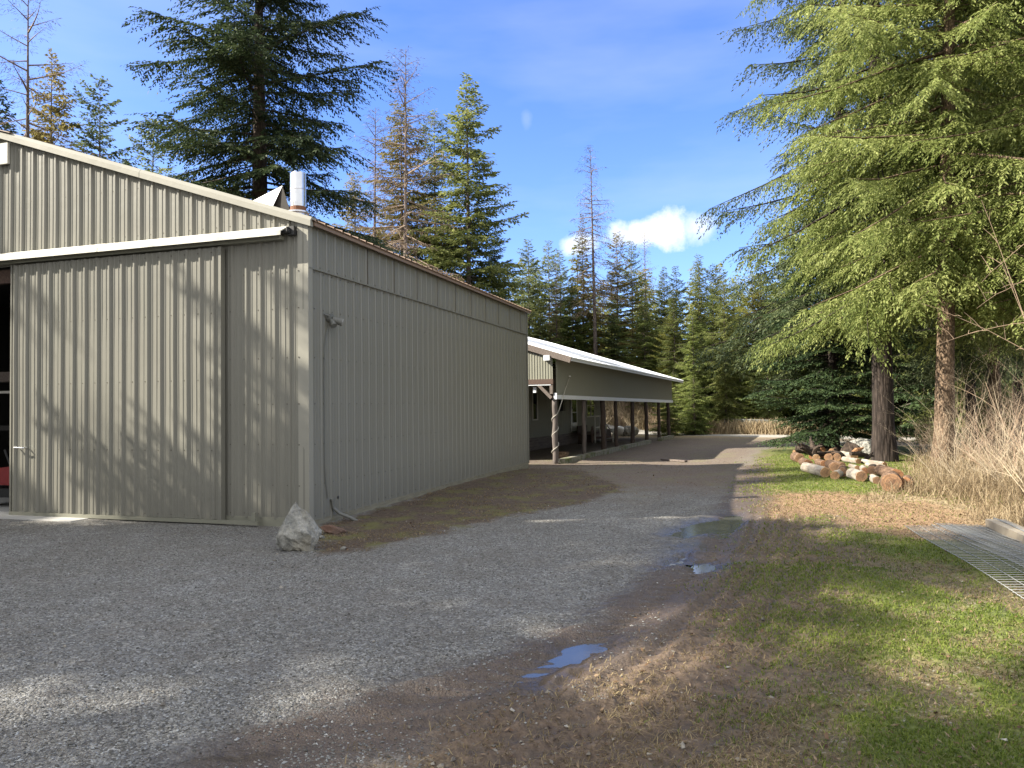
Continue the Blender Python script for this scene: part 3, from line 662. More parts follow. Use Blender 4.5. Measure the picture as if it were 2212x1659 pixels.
def build_corner_things():
    V, Fc = rock_shape(5, 5, 26, .075)
    z = V[:, 2]; s = np.interp(z, [-1, -.6, -.2, .3, .7, 1.05], [1.0, 1.08, 1.0, .66, .40, .16])
    P = np.stack([V[:, 0]*s*.30+np.clip(z, 0, 1)*.05, V[:, 1]*s*.25, (z+.92)*.30], 1)
    P[:, 2] -= .06*(P[:, 0] > .12)*(P[:, 2] < .1)
    x, y = -2.50, 8.48
    o = obj('boulder', mesh_data('boulder', [(P, Fc, M['boulder'])], False), None, (x, y, T(x, y)-.055)); o.rotation_euler = (0, 0, .25)
    tag(o, 'pale grey pointed boulder guarding the shop corner', 'boulder')
    p0 = shop_pt(.55, -.03, .28); p1 = gp(737, 1158)
    mb = MB().tube([p0, shop_pt(.57, -.035, .18), shop_pt(.62, -.10, .10), shop_pt(.69, -.24, .03), shop_pt(.75, -.38, -.06)], .024, 10)
    mb.tube([p0, shop_pt(.548, -.03, .31)], .031, 10)
    tag(mb.build('conduit', M['cable']), 'bent grey conduit stub rising from the soil below the cord', 'conduit')
    V, Fc = rock_shape(11, 3, 10, .03); x, y = gp(722, 1151)[:2]
    o = obj('stone', mesh_data('stone', [(V*np.array((.19, .11, .075)), Fc, M['brownrock'])], False), None, (x, y, T(x, y)+.03)); o.rotation_euler = (0, .1, .5)
    tag(o, 'flat red brown stone lying between boulder and conduit', 'stone')
    for i, (px, py, s, lab) in enumerate(((694, 1162, .035, 'small pale stone right of the boulder foot'), (742, 1188, .03, 'little grey stone on the dark soil in front of the boulder'))):
        V, Fc = rock_shape(20+i, 2, 9, .03); x, y = gp(px, py)[:2]
        tag(obj('stone', mesh_data('stone', [(V*s*np.array((1.4, 1, .8)), Fc, M['boulder'])]), None, (x, y, T(x, y)+s*.4)), lab, 'stone', 'small stones by the boulder')
build_corner_things()

# ------------------------------------------------------------------ long low cabin with its pole porch
def build_cabin():
    rz = math.pi/2-PH; g = -.28
    root = empty('pole_cabin', (PA[0], PA[1], 0), rz, 'long low cabin with white metal roof and a pole porch behind the shop', 'cabin')
    ze = lambda a: 2.98-.0130*a                    # eave line sags towards the far end
    HB = 3.30                                      # porch depth: house wall at y = HB
    E0, E1 = .05, 19.35
    # house body
    sheet(.3, 17.2, .27, 2.9, lambda u, d, v: (u, HB-d, v), .012, 0, .004, 3).build('house_wall', M['siding_old'], root)
    hb = MB().box(.3, 17.2, HB+.03, HB+6.8, -.6, 3.2); hb.build('house_body', M['siding_old'], root)
    sk = MB()
    for k in range(5): sk.beam((.3, HB-.005-.006*(k % 2), g+.05+.11*k), (17.2, HB-.005-.006*(k % 2), g+.05+.11*k), .02, .104)
    sk.build('skirting', M['greywood'], root)
    MB().box(.3, 17.21, HB-.035, HB-.016, .235, .275).build('base_trim', M['siding_old'], root)
    MB().box(17.2, 17.23, HB-.02, HB+6.8, -.5, 3.0).build('end_wall', M['siding_old'], root)
    def window(a0, a1, z0, z1, sash=None, mull=None, name='window'):
        fr = MB(); w = .05; y0, y1 = HB-.055, HB-.016
        fr.box(a0-w, a1+w, y0, y1, z0-w, z0); fr.box(a0-w, a1+w, y0, y1, z1, z1+w); fr.box(a0-w, a0, y0, y1, z0, z1); fr.box(a1, a1+w, y0, y1, z0, z1)
        if mull is not None: fr.box(mull-.03, mull+.03, y0+.002, y1, z0, z1)
        if sash is not None:
            for b0, b1 in (((a0, mull-.03), (mull+.03, a1)) if mull is not None else ((a0, a1),)): fr.box(b0, b1, y0+.004, y1, sash-.02, sash+.02)
        o = fr.build(name, M['trim_light'], root); MB().box(a0, a1, HB-.026, HB-.017, z0, z1).build('pane', M['glass'], o); return o
    window(6.62, 7.12, 1.0, 2.1)
    window(14.05, 15.35, .98, 2.15, 1.52, 14.72)
    d = MB().box(11.55, 12.42, HB-.06, HB-.017, .31, 2.3); door = d.build('door', M['white'], root)
    MB().box(11.66, 12.30, HB-.068, HB-.0605, .72, 2.2).build('pane', M['glass'], door)
    MB().box(11.6, 12.36, HB-.072, HB-.069, 1.19, 1.225).build('door_bar', M['white'], door)
    MB().tube([(11.62, HB-.06, 1.42), (11.62, HB-.12, 1.42)], .035, 10).build('knob', M['black_metal'], door)
    bb = MB().box(9.95, 10.30, HB-.19, HB-.016, 1.30, 1.72); bb.beam((9.92, HB-.12, 1.75), (10.34, HB-.12, 1.75), .26, .03, (0, -.3, 1)); bb.build('wall_box', M['black_metal'], root)
    # roof: near slope with ribs, weathered rake board, pale eave fascia
    SL = .315; ridge_y = 7.0; yE = -.60
    zr = lambda a, y: ze(a)+.10+SL*(min(y, 2*ridge_y-y)-yE)
    rf = MB(); prof = rib_profile(E0-.03, E1+.03, .016); n = len(prof)
    for ya, yb in ((yE-.05, ridge_y), (ridge_y, 2*ridge_y-yE)):
        V = [(u, ya, zr(u, ya)+dd) for u, dd in prof]+[(u, yb, zr(u, yb)+dd) for u, dd in prof]+[(u, ya, zr(u, ya)-.03) for u, dd in prof]+[(u, yb, zr(u, yb)-.03) for u, dd in prof]
        rf.add(V, [(i, i+1, n+i+1, n+i) for i in range(n-1)]+[(2*n+i, 3*n+i, 3*n+i+1, 2*n+i+1) for i in range(n-1)]+[(i, 2*n+i, 2*n+i+1, i+1) for i in range(n-1)])
    roof = rf.build('roof', M['white_roof'], root)
    lap = MB().beam((1.2, yE+.62, zr(1.2, yE+.62)+.022), (8.2, yE+.62, zr(8.2, yE+.62)+.022), .05, .012, (0, -.3, 1)); lap.build('roof_lap', M['black_metal'], roof)
    MB().beam((E0, yE-.01, ze(E0)+.035), (E1, yE-.01, ze(E1)+.035), .03, .13).build('eave_fascia', M['white_trim'], root)
    rb = MB().beam((E0-.02, yE-.02, zr(E0, yE)-.10), (E0-.02, ridge_y, zr(E0, ridge_y)-.10), .04, .19); rb.build('rake_board', M['greywood'], root)
    rb2 = MB().beam((E1+.02, yE-.02, zr(E1, yE)-.09), (E1+.02, ridge_y, zr(E1, ridge_y)-.09), .04, .17); rb2.build('rake_board', M['greywood'], root)
    gable_top = lambda y: zr(.1, y)-.06
    sheet(.02, 5.8, 2.40, gable_top, lambda u, dd, v: (.12-dd, u, v), .014, 0, .0, 1, .092).build('gable_panel', M['siding_old'], root)
    MB().box(.02, .14, -.02, 6.4, 2.24, 2.40).build('gable_beam', M['brownwood'], root)
    MB().box(.03, .10, .06, 6.4, 2.205, 2.238).build('scalloped_edge', M['white_trim'], root)
    # apron along the posts and its white bottom trim
    za = lambda u: 1.77-.0085*u
    sheet(.16, 18.90, lambda u: za(u)+.12, lambda u: ze(u)+.16, lambda u, dd, v: (u, -.075-dd, v), .014, 0, .006, 3, .11).build('apron_panel', M['siding_old'], root)
    at_ = MB().beam((.10, -.10, za(.1)+.065), (18.95, -.10, za(18.95)+.065), .035, .135); at_.box(.085, .12, -.12, -.02, za(.1)-.01, za(.1)+.19); at_.build('apron_trim', M['white_trim'], root)
    MB().beam((.13, .0, za(0)+.06), (18.9, .0, za(18.9)+.06), .10, .12).build('porch_beam', M['brownwood'], root)
    MB().beam((.10, .52, 2.26), (.10, .05, 1.80), .10, .12, (1, 0, 0)).build('knee_brace', M['greywood'], root)
    MB().box(.04, .14, .0, .10, 1.93, 2.24).build('post_cap', M['greywood'], root)
    MB().box(-.02, .10, .07, .27, 2.99, 3.15).build('junction_box', M['white_trim'], root)
    MB().box(.14, .22, .60, .70, 1.98, 2.16).build('porch_lamp', M['white_trim'], root)
    ra = random.Random(4)
    post = [(.22, .085, 'greypost'), (3.26, .072, 'greypost'), (5.73, .10, 'darkpost'), (7.55, .075, 'darkpost'), (10.26, .085, 'darkpost'), (12.96, .085, 'darkpost'), (15.76, .08, 'darkpost'), (18.3, .09, 'darkpost')]
    for a, r, m in post:
        q = MB(); dx, dy = ra.uniform(-.06, .06), ra.uniform(-.05, .05)
        if a > 1: dx -= .07
        zt = za(a)+.02; npt = 9
        q.tube([(a+dx*k/8+.012*math.sin(k*1.3+a), dy*k/8*.4+.010*math.cos(k*1.7+a), g-.12+(zt-g+.12)*k/8) for k in range(npt)], [r*(1.12-.16*k/8+.03*math.sin(k*2.1+a)) for k in range(npt)], 12)
        q.build('post', M[m], root, True)
    return root
cabin = build_cabin()
def cab(a, b, z=0.): return (PA[0]+a*DU[0]+b*NL[0], PA[1]+a*DU[1]+b*NL[1], z)
M['mossy'] = None
def m_mossy():
    t = NT('mossy_timber'); c = t.coord('Object', (30, 3, 30)); a = t.noise(c, 1, 5); k = t.noise(t.coord('Object'), 4, 5)
    g = t.mix(a, (.30, .28, .23), (.16, .145, .115)); g = t.mix(t.ramp(k, [(.46, 0.), (.62, .85)]), g, (.085, .105, .025))
    return t.fin(g, .9, t.bump(a, .5, .01))
M['mossy'] = m_mossy()
def build_porch_things():
    rz = math.pi/2-PH; g = -.28
    def rel(a, b, z=0.): return cab(a, b, z)
    for a0, a1, lab in ((.30, 2.55, 'short weathered timber sill at the foot of the near porch posts'), (3.05, 7.45, 'mossy timber sill between the second and fourth porch posts'), (7.47, 12.9, 'long green mossed timber sill along the middle porch posts'), (15.1, 18.6, 'dark mossy timber sill under the two farthest porch posts')):
        o = empty('timber_sill', rel(a0, -.02, g), rz, lab, 'timber', 'timber sills along the porch')
        q = MB(); L = a1-a0; n = 8
        for k in range(n):
            q.beam((L*k/n, -.13-.05*math.sin(k*1.1+a0), .05+.012*math.sin(k+a0)), (L*(k+1)/n, -.13-.05*math.sin((k+1)*1.1+a0), .05+.012*math.sin(k+1+a0)), .22, .20)
        q.build('timber', M['mossy'], o)
    # white cable climbing the first post and hooked on the apron
    pts = []; r = .112
    for k in range(90):
        u = k/89; z = g+.06+u*1.58; ph = -1.9+u*2*math.pi*3.1
        pts.append((.22+r*math.cos(ph)*(1.0-.1*u), .0+r*math.sin(ph)*(1.0-.1*u), z))
    pts += [(.20, -.15, 1.42), (.42, -.19, 1.75), (.80, -.17, 2.10), (1.22, -.14, 2.42), (1.30, -.13, 2.44)]
    pts = [(.75, -.05, g+.03), (.5, -.2, g+.03)]+pts
    o = empty('cable', rel(0, 0), rz, 'pale cable spiralling up the first porch post to a hook', 'cable')
    MB().tube(pts, .0125, 6).build('line', M['cable_pale'], o, True); MB().tube([(1.34, -.11, 2.52), (1.34, -.17, 2.52)], .025, 8).build('hook', M['white'], o)
    # stump used as a seat
    o = empty('stump', rel(2.14, .42, g), rz, 'sawn brown stump section behind the first porch post', 'stump')
    q = MB(); n = 26; rr = [.20*(1+.10*(_T[k, 3]-.5)+.05*math.sin(3*2*math.pi*k/n)) for k in range(n)]
    V = [(rr[k]*math.cos(2*math.pi*k/n)*f, rr[k]*math.sin(2*math.pi*k/n)*f, z) for z, f in ((0, 1.06), (.12, 1.), (.25, 1.)) for k in range(n)]
    q.add(V, [(r_*n+k, r_*n+(k+1) % n, (r_+1)*n+(k+1) % n, (r_+1)*n+k) for r_ in range(2) for k in range(n)]); q.build('bark', M['bark_tan'], o)
    MB().add(V[2*n:], [tuple(range(n))]).build('cut_face', m_plain('old_sawn_wood', (.21, .12, .07), .85, 0, .3, 14), o)
    # steps with white handrails by the door
    o = empty('porch_steps', rel(13.4, 2.3, g), rz, 'white railed wooden steps below the cabin door', 'steps')
    st = MB().box(-1.0, .9, .1, .95, .40, .48); st.box(-.9, .9, -.2, .1, .22, .28); st.box(-.9, .9, -.45, -.2, .06, .12); st.build('tread', M['brownwood'], o)
    rl = MB()
    for x in (-.95, -.1, .85): rl.box(x, x+.05, .05, .10, .0, 1.30)
    rl.box(-.95, -.10, .055, .095, 1.25, 1.31); rl.box(-.95, -.1, .06, .09, .72, .77)
    rl.beam((-.08, .075, 1.27), (-.02, -.55, .45), .05, .06, (1, 0, 0)); rl.box(-.05, .88, .055, .095, .84, .92)
    rl.build('handrail', M['trim_light'], o)
    MB().box(-.05, 0.0, -.58, -.52, 0, .5).build('rail_post', M['trim_light'], o)
    # wagon wheel bench in the dark
    o = empty('wagon_wheel', rel(11.6, 2.2, g), rz+.2, 'dark spoked wagon wheel leaning in the shade under the porch', 'wheel')
    w = MB(); n = 24; rr = .40
    w.tube([(rr*math.cos(2*math.pi*k/n), .05, .42+rr*math.sin(2*math.pi*k/n)) for k in range(n+1)], .03, 8, False); w.build('rim', M['brownwood'], o)
    for k in range(10): MB().tube([(0, .05, .42), (rr*math.cos(2*math.pi*k/10), .05, .42+rr*math.sin(2*math.pi*k/10))], .016, 6).build('spoke', M['brownwood'], o)
    MB().tube([(0, -.03, .42), (0, .13, .42)], .06, 12).build('hub', M['brownwood'], o)
    o = empty('porch_bench', rel(12.2, 2.75, g), rz, 'low dark wooden bench beside the wagon wheel', 'bench')
    MB().box(-.75, .75, -.2, .2, .42, .47).build('seat', M['darkpost'], o); MB().box(-.75, .75, .17, .21, .50, .85).build('backrest', M['darkpost'], o)
    for x in (-.65, .65): MB().box(x-.04, x+.04, -.18, .18, 0, .42).build('leg', M['darkpost'], o)
    # covered gear and firewood beyond the far end of the porch
    x, y = 5.35, 41.6; z0 = T(x, y)
    V, Fc = rock_shape(31, 3, 9, .05); P = V*np.array((.46, .4, .34)); P[:, 2] = np.maximum(P[:, 2], -.28)
    o = obj('tarp_bundle', mesh_data('tarp_bundle', [(P, Fc, M['white'])], True), None, (6.05, 42.9, T(6.05, 42.9)+.28)); tag(o, 'white tarp bundle on the ground beyond the porch end', 'tarp')
    V, Fc = rock_shape(33, 4, 12, .05)
    o = obj('boulder', mesh_data('boulder', [(V*np.array((.45, .4, .40)), Fc, M['boulder'])]), None, (6.75, 42.8, T(6.75, 42.8)+.22)); tag(o, 'rough grey boulder right of the white tarp bundle', 'boulder')
    o = empty('planter_box', (4.95, 41.2, T(4.95, 41.2)), rz, 'black timber planter box left of the white tarp bundle', 'planter')
    q = MB().box(-.6, .6, -.35, .35, .0, .48); q.build('box', M['darkpost'], o)
    V, Fc = rock_shape(35, 3, 9, .1); obj('moss_mound', mesh_data('moss_mound', [(V*np.array((.45, .28, .20)), Fc, M['fir_yellow'])], True), o, (0, 0, .50))
    x, y = gp(1470, 1002, -.2)[:2]; p = gp(1430, 993, -.25); q_ = gp(1482, 998, -.25)
    o = MB().beam((p[0], p[1], T(p[0], p[1])+.035), (q_[0], q_[1], T(q_[0], q_[1])+.035), .12, .05).build('loose_board', M['greywood']); tag(o, 'grey loose board lying on the brown drive by the porch', 'board')
build_porch_things()

# ------------------------------------------------------------------ log pile
def m_birch():
    t = NT('birch_bark'); o = t.coord('Object'); a = t.noise(t.coord('Object', (5, 5, 26)), 1, 5, .6); b = t.noise(t.coord('Object', (10, 10, 3)), 1.2, 4)
    g = t.mix(t.ramp(b, [(.35, 0.), (.7, 1.)]), (.34, .31, .26), (.19, .15, .115))
    g = t.mix(t.ramp(a, [(.60, 0.), (.68, 1.)]), g, (.06, .045, .04))
    return t.fin(g, .75, t.bump(a, .5, .01))
def m_cut(name, a, b, c):
    t = NT(name); o = t.coord('Object'); s = t.node('SeparateXYZ'); t.l.new(o, s.inputs[0])
    r = t.math('SQRT', t.math('ADD', t.math('POWER', s.outputs[0], 2.0), t.math('POWER', s.outputs[1], 2.0)))
    n = t.noise(o, 6, 4); ring = t.math('SINE', t.math('ADD', t.math('MULTIPLY', r, 130.0), t.math('MULTIPLY', n, 9.0)))
    g = t.mix(t.ramp(n, [(.35, 0.), (.68, 1.)]), a, b); g = t.mix(t.math('MULTIPLY', t.math('ADD', ring, 1.0), .22), g, c); g = t.mix(t.ramp(t.math('ADD', r, t.math('MULTIPLY', n, .06)), [(.03, .75), (.11, 0.)]), g, c); k = t.voro(o, 11, feature='DISTANCE_TO_EDGE'); g = t.mix(t.ramp(k, [(.0, .7), (.05, 0.)]), g, tuple(v*.4 for v in c))
    g = t.mix(t.ramp(t.noise(o, 13, 3), [(.58, 0.), (.66, .7)]), g, c)
    return t.fin(g, .85, t.bump(t.noise(o, 45, 3), .4, .006))
M['birch'] = m_birch()
M['cut_tan'] = m_cut('tan_cut_wood', (.31, .18, .085), (.40, .26, .135), (.17, .09, .042))
M['cut_orange'] = m_cut('orange_cut_wood', (.30, .135, .058), (.36, .19, .09), (.18, .08, .036))
M['cut_brown'] = m_cut('brown_cut_wood', (.22, .115, .058), (.32, .185, .095), (.10, .058, .034))
M['logbark'] = m_bark('log_bark', (.30, .195, .125), (.12, .075, .05), .35, 22, .8, .012)
M['logbark_dark'] = m_bark('dark_log_bark', (.11, .08, .06), (.04, .03, .024), .35, 22, .8, .012)
def make_log(cx, cy, dia, length, yaw, bark, cut, label, lift=0., pitch=0., Y=None):
    """cx, cy: centre of the sawn face towards the viewer, in the close-up measurements of the pile; lies on the ground there"""
    px = (2300+cx/5.53)/1.3562; py = (1290+cy/5.53)/1.3562; dpx = dia/5.53/1.3562
    Yg = Y
    if Yg is None:
        Yg = 15.
        for _ in range(12):
            r = dpx/2*Yg/F_PX; p = at(px, py, Yg); zt = T(p[0], p[1])+r*.93+lift
            d = ray(px, py); k = (zt-EYE)/d[2]; Yg = .5*Yg+.5*(d*k)[1]
    r = dpx/2*Yg/F_PX; p = at(px, py, Yg)
    o = empty('log', p, 0, label, 'log', 'cut logs in the pile'); yaw = yaw if yaw < -.8 else -.42+(yaw-.4)*.62; length *= .9; o.rotation_euler = (R(90)+pitch, 0, yaw)   # local -z points away from the viewer's side
    s = int(cx*7+cy); n = 20; rows = 7
    prof = lambda k, i: r*(1+.05*math.sin(2*2*math.pi*k/n+s)+.03*math.sin(5*2*math.pi*k/n+s*1.7+i*.8)+.05*(_T[(k+s) % 256, (i*11+s) % 256]-.5))
    V = [(prof(k, i)*math.cos(2*math.pi*k/n)*(1+.04*math.sin(i*1.9+s)), prof(k, i)*math.sin(2*math.pi*k/n)*(1+.04*math.sin(i*1.9+s)), -length*i/rows) for i in range(rows+1) for k in range(n)]
    q = MB().add(V, [(i*n+k, i*n+(k+1) % n, (i+1)*n+(k+1) % n, (i+1)*n+k) for i in range(rows) for k in range(n)][::1])
    q.build('bark', M[bark], o, True)
    cf = MB(); V0 = V[:n]; cf.add([(x*.985, y*.985, .012) for x, y, z in V0]+[(0, 0, .014)]+V0, [(k, (k+1) % n, n) for k in range(n)]+[(n+1+k, n+1+(k+1) % n, (k+1) % n, k) for k in range(n)])
    cf.build('cut_face', M[cut], o)
    ce = MB(); V1 = V[-n:]; ce.add([(x*.985, y*.985, -length-.012) for x, y, z in V1]+V1, [tuple(range(n))[::-1]]+[(k, (k+1) % n, n+(k+1) % n, n+k) for k in range(n)])
    ce.build('cut_face', M[cut], o)
    return o
LOGS = [
 (1720, 690, 300, .62, .35, 'logbark', 'cut_brown', 'thickest log at the near end of the pile, dark brown cut face'),
 (1965, 700, 205, .5, .2, 'logbark', 'cut_orange', 'reddish log at the right tip of the pile half in dry grass'),
 (1485, 650, 130, .55, .62, 'birch', 'cut_brown', 'small white birch log left of the thickest log'),
 (1235, 585, 178, .75, .80, 'birch', 'cut_brown', 'long white birch log with brown cut face in the front row'),
 (805, 568, 135, .5, .15, 'birch', 'cut_tan', 'short white barked log with small round tan face in the front row'),
 (650, 520, 170, 1.45, .95, 'birch', 'cut_tan', 'longest white birch log with big tan face, front row left of middle'),
 (372, 382, 140, .8, .72, 'logbark', 'cut_orange', 'tan barked log with orange end in the left front row'),
 (235, 290, 150, .7, .8, 'logbark', 'cut_brown', 'grey barked log at the left end of the front row'),
 (150, 186, 62, 1.3, -1.0, 'logbark_dark', 'cut_tan', 'thin dark log lying across the left end of the pile'),
 (930, 520, 150, .8, .4, 'logbark', 'cut_brown', 'dark ended log behind the long white front birch'),
 (810, 440, 165, 1.0, .62, 'logbark', 'cut_brown', 'thick tan barked log resting behind the small round tan face'),
 (930, 402, 95, .9, .85, 'logbark', 'cut_brown', 'slim pinkish log with dark end in the middle of the pile'),
 (1185, 342, 92, .85, 1.1, 'birch', 'cut_tan', 'white birch log with yellow tan face on the upper middle'),
 (845, 272, 128, .9, .3, 'logbark_dark', 'cut_brown', 'dark log with wide round brown face in the back row'),
 (705, 275, 125, .8, .1, 'logbark', 'cut_brown', 'upright looking tan log left of the dark round face'),
 (505, 280, 105, .8, .5, 'birch', 'cut_tan', 'pale log with split tan face in the left back row'),
 (600, 250, 85, .6, -.5, 'logbark', 'cut_orange', 'split orange wedge of wood in the back row'),
 (425, 265, 88, .6, .3, 'logbark', 'cut_orange', 'small orange ended log behind the left front row'),
 (1300, 492, 112, .7, .5, 'birch', 'cut_orange', 'orange ended log just behind the front birch'),
 (1415, 490, 150, .7, .3, 'logbark_dark', 'cut_brown', 'broad dark brown face behind the small birch'),
 (1175, 448, 82, .6, .8, 'birch', 'cut_tan', 'small grey white log in the centre of the pile'),
 (1625, 442, 72, .95, 1.1, 'birch', 'cut_orange', 'slim white log pointing right below the tree trunk'),
 (1612, 388, 76, 1.3, 1.15, 'birch', 'cut_tan', 'long speckled birch log at the foot of the big trunk'),
 (1800, 565, 205, 1.2, .75, 'logbark', 'cut_orange', 'big peeled reddish log behind the thickest log'),
 (612, 142, 78, .9, .9, 'logbark_dark', 'cut_orange', 'dark log with orange end at the top of the pile'),
 (752, 172, 82, .5, .1, 'logbark', 'cut_tan', 'small tan log under the dark fir trunk'),
 (320, 152, 86, .9, .9, 'logbark_dark', 'cut_brown', 'dark branch log on the top left of the pile'),
 (1120, 262, 120, .9, 1.0, 'birch', 'cut_tan', 'grey white log near the top right of the pile'),
 (985, 250, 100, 1.0, .9, 'logbark_dark', 'cut_brown', 'weathered grey log right of the wide brown face'),
 (640, 385, 120, .7, .8, 'logbark', 'cut_orange', 'orange brown log end left of the centre of the pile'),
]
for i, (cx, cy, dia, ln, yaw, b, c, lab) in enumerate(LOGS):
    make_log(cx, cy, dia, ln, yaw, b, c, lab, lift=(.0 if i in (0, 1, 2, 3, 4, 5, 6, 7) else .02*_T[i, 3]+(.07 if cy < 200 else 0)))
def build_pile_extras():
    for px, py, Y, s, m, nm, lab in (((2300+1340/5.53)/1.3562, (1290+185/5.53)/1.3562, 20.5, (.50, .4, .42), 'boulder', 'boulder', 'big pale boulder left of the thick trunk behind the logs'),
                                 ((2300+880/5.53)/1.3562, (1290+110/5.53)/1.3562, 27.5, (.42, .4, .32), 'boulder', 'boulder', 'smaller white boulder behind the top of the log pile'),
                                 ((2300+1040/5.53)/1.3562, (1290+170/5.53)/1.3562, 20.5, (.30, .28, .32), 'logbark_dark', 'stump', 'dark rough stump chunk on top of the log pile')):
        V, Fc = rock_shape(int(px), 4, 11, .05); p = at(px, py, Y)
        tag(obj(nm, mesh_data(nm, [(V*np.array(s), Fc, M[m])]), None, p), lab, nm)
    # torn root at the back left of the pile
    p = at((2300+480/5.53)/1.3562, (1290+130/5.53)/1.3562, 20.2); r = random.Random(3); o = empty('root_snag', p, 0, 'black torn root snag sticking up at the back of the pile', 'root')
    q = MB()
    for k in range(9):
        a = r.uniform(0, 6.28); pts = [np.array((0, 0, -.15))]
        for j in range(4): pts.append(pts[-1]+np.array((math.cos(a)*.13, math.sin(a)*.13, r.uniform(-.02, .15)))); a += r.uniform(-.5, .5)
        q.tube(pts, [.10, .075, .055, .035, .015], 7)
    q.build('roots', M['logbark_dark'], o)
    r = random.Random(9)
    for i, (cx, cy, L, lab) in enumerate(((1250, 235, .9, 'dark broken branch lying against the thick trunk'), (1330, 300, .8, 'dark bark slab between the logs and the thick trunk'), (1180, 165, .5, 'orange split kindling by the pale boulder'))):
        p = at((2300+cx/5.53)/1.3562, (1290+cy/5.53)/1.3562, 18.6)
        a = (-.2, .9, .5)[i]; d = np.array((math.cos(a)*.8, .3, math.sin(a)*.5))*L/2
        q = MB().tube([p-d, p-d*.3+np.array((0, 0, .03)), p+d*.4, p+d], [.05, .06, .045, .02], 7)
        tag(q.build('branch', M['cut_orange' if i == 2 else 'logbark_dark']), lab, 'branch', 'loose wood round the pile')
build_pile_extras()

# ------------------------------------------------------------------ welded wire panels on the grass and the timber beam
def wire_panel(o0, ex, ey, nx, ny, name, label, z0, seed):
    """o0 origin, ex/ey: full edge vectors; rods along ex (ny of them) and along ey (nx of them)"""
    o = empty('wire_mesh_panel', (o0[0], o0[1], 0), 0, label, 'wire panel', 'wire mesh panels lying on the grass')
    ex = np.array(ex); ey = np.array(ey); r = np.random.default_rng(seed)
    def z(p): return height(np.array([p[0]+o0[0]]), np.array([p[1]+o0[1]]), None, False)[0]+.10+z0+.02*math.sin(p[0]*1.7+seed)+.012*math.sin(p[1]*2.3)
    for nm, A, B, n in (('cross_wires', ex, ey, ny), ('long_wires', ey, ex, nx)):
        q = MB()
        for k in range(n):
            b = B*k/(n-1); pts = []
            for j in range(7):
                p = A*j/6+b; pts.append((p[0], p[1], z(p)+(.004 if nm == 'long_wires' else -.004)))
            q.tube(pts, .0033, 4)
        q.build(nm, M['galv_dull'], o)
a = gp(1955, 1157)[:2]; b = gp(2165, 1160)[:2]; c = gp(2212, 1318)[:2]
E1 = (b-a)/np.linalg.norm(b-a); E2 = (c-a)/np.linalg.norm(c-a)
wire_panel(a, tuple(E1*1.65), tuple(E2*3.9), 12, 52, 'w', 'lower galvanised wire panel jutting out on the grass side', .0, 1)
wire_panel(a+E1*.28+E2*.05, tuple(E1*1.55), tuple(E2*4.0+E1*.1), 11, 54, 'w', 'second wire panel stacked askew, set in from the grass side', .022, 2)
wire_panel(a+E1*.34-E2*.04, tuple(E1*1.5+E2*.05), tuple(E2*3.95+E1*.12), 11, 53, 'w', 'topmost wire panel of the stack, its frame nearest the timber beam', .044, 3)
def build_beam():
    p = gp(2138, 1160); q = gp(2290, 1232)
    p = np.array((p[0]+.1, p[1]+.05, T(p[0], p[1])+.10)); q = np.array((q[0], q[1], T(q[0], q[1])+.10))
    o = empty('timber_beam', p, 0, 'pale squared timber beam edged by dry grass at the right border', 'timber')
    MB().beam((0, 0, 0), q-p, .20, .17).build('beam', M['board'] if False else m_wood('pale_timber', (.42, .36, .27), (.27, .22, .16), (3, 3, 3)), o)
    MB().tube([(.05, .10, .08), tuple((q-p)*.3+np.array((.02, .07, .10))), tuple((q-p)*.6+np.array((0, .05, .09)))], .01, 6).build('wire', M['galv_dull'], o)
build_beam()

# ------------------------------------------------------------------ chain link fence, far poles
def build_fence():
    A_ = at(1565, 918, 46.5); B_ = at(1712, 922, 43.0)
    zt = [at(1565, 905, 46.5)[2], at(1712, 909, 43.)[2]]
    o = empty('chain_link_fence', (A_[0], A_[1], 0), 0, 'grey chain link fence beyond the far road under the trees', 'fence')
    d = np.array((B_[0]-A_[0], B_[1]-A_[1])); L = np.hypot(*d); rails = MB(); P = lambda t, z: (d[0]*t, d[1]*t, z)
    g = [T(*A_[:2])-.1, T(*B_[:2])-.1]
    Z = lambda t, k: (g[0]+(zt[0]-g[0])*k)*(1-t)+(g[1]+(zt[1]-g[1])*k)*t
    rails.tube([P(0, Z(0, 1)), P(1, Z(1, 1))], .02, 6); rails.build('top_rail', M['fence_grey'], o)
    for t in (0, .4, .8, 1.): MB().tube([P(t, Z(t, 0)), P(t, Z(t, 1.03))], .03, 6).build('fence_post', M['fence_grey'], o)
    w = MB(); n = 46; H = zt[0]-g[0]
    for k in range(-12, n):
        for s in (1, -1):
            t0, t1 = k/n, k/n+s*H/L
            k0, k1 = 0., 1.
            if t0 < 0: k0 = (0-t0)/(t1-t0) if t1 > t0 else 2; t0 = 0
            if t1 > 1: k1 = (1-k/n)/(t1-k/n); t1 = 1
            if t1 < 0: k1 = (k/n)/(k/n-t1) if k > 0 else -1; t1 = 0
            if k0 < k1 and k0 <= 1: w.tube([P(t0, Z(t0, k0)), P(t1, Z(t1, k1))], .010, 3, False)
    w.build('chain_mesh', M['fence_grey'], o)
build_fence()

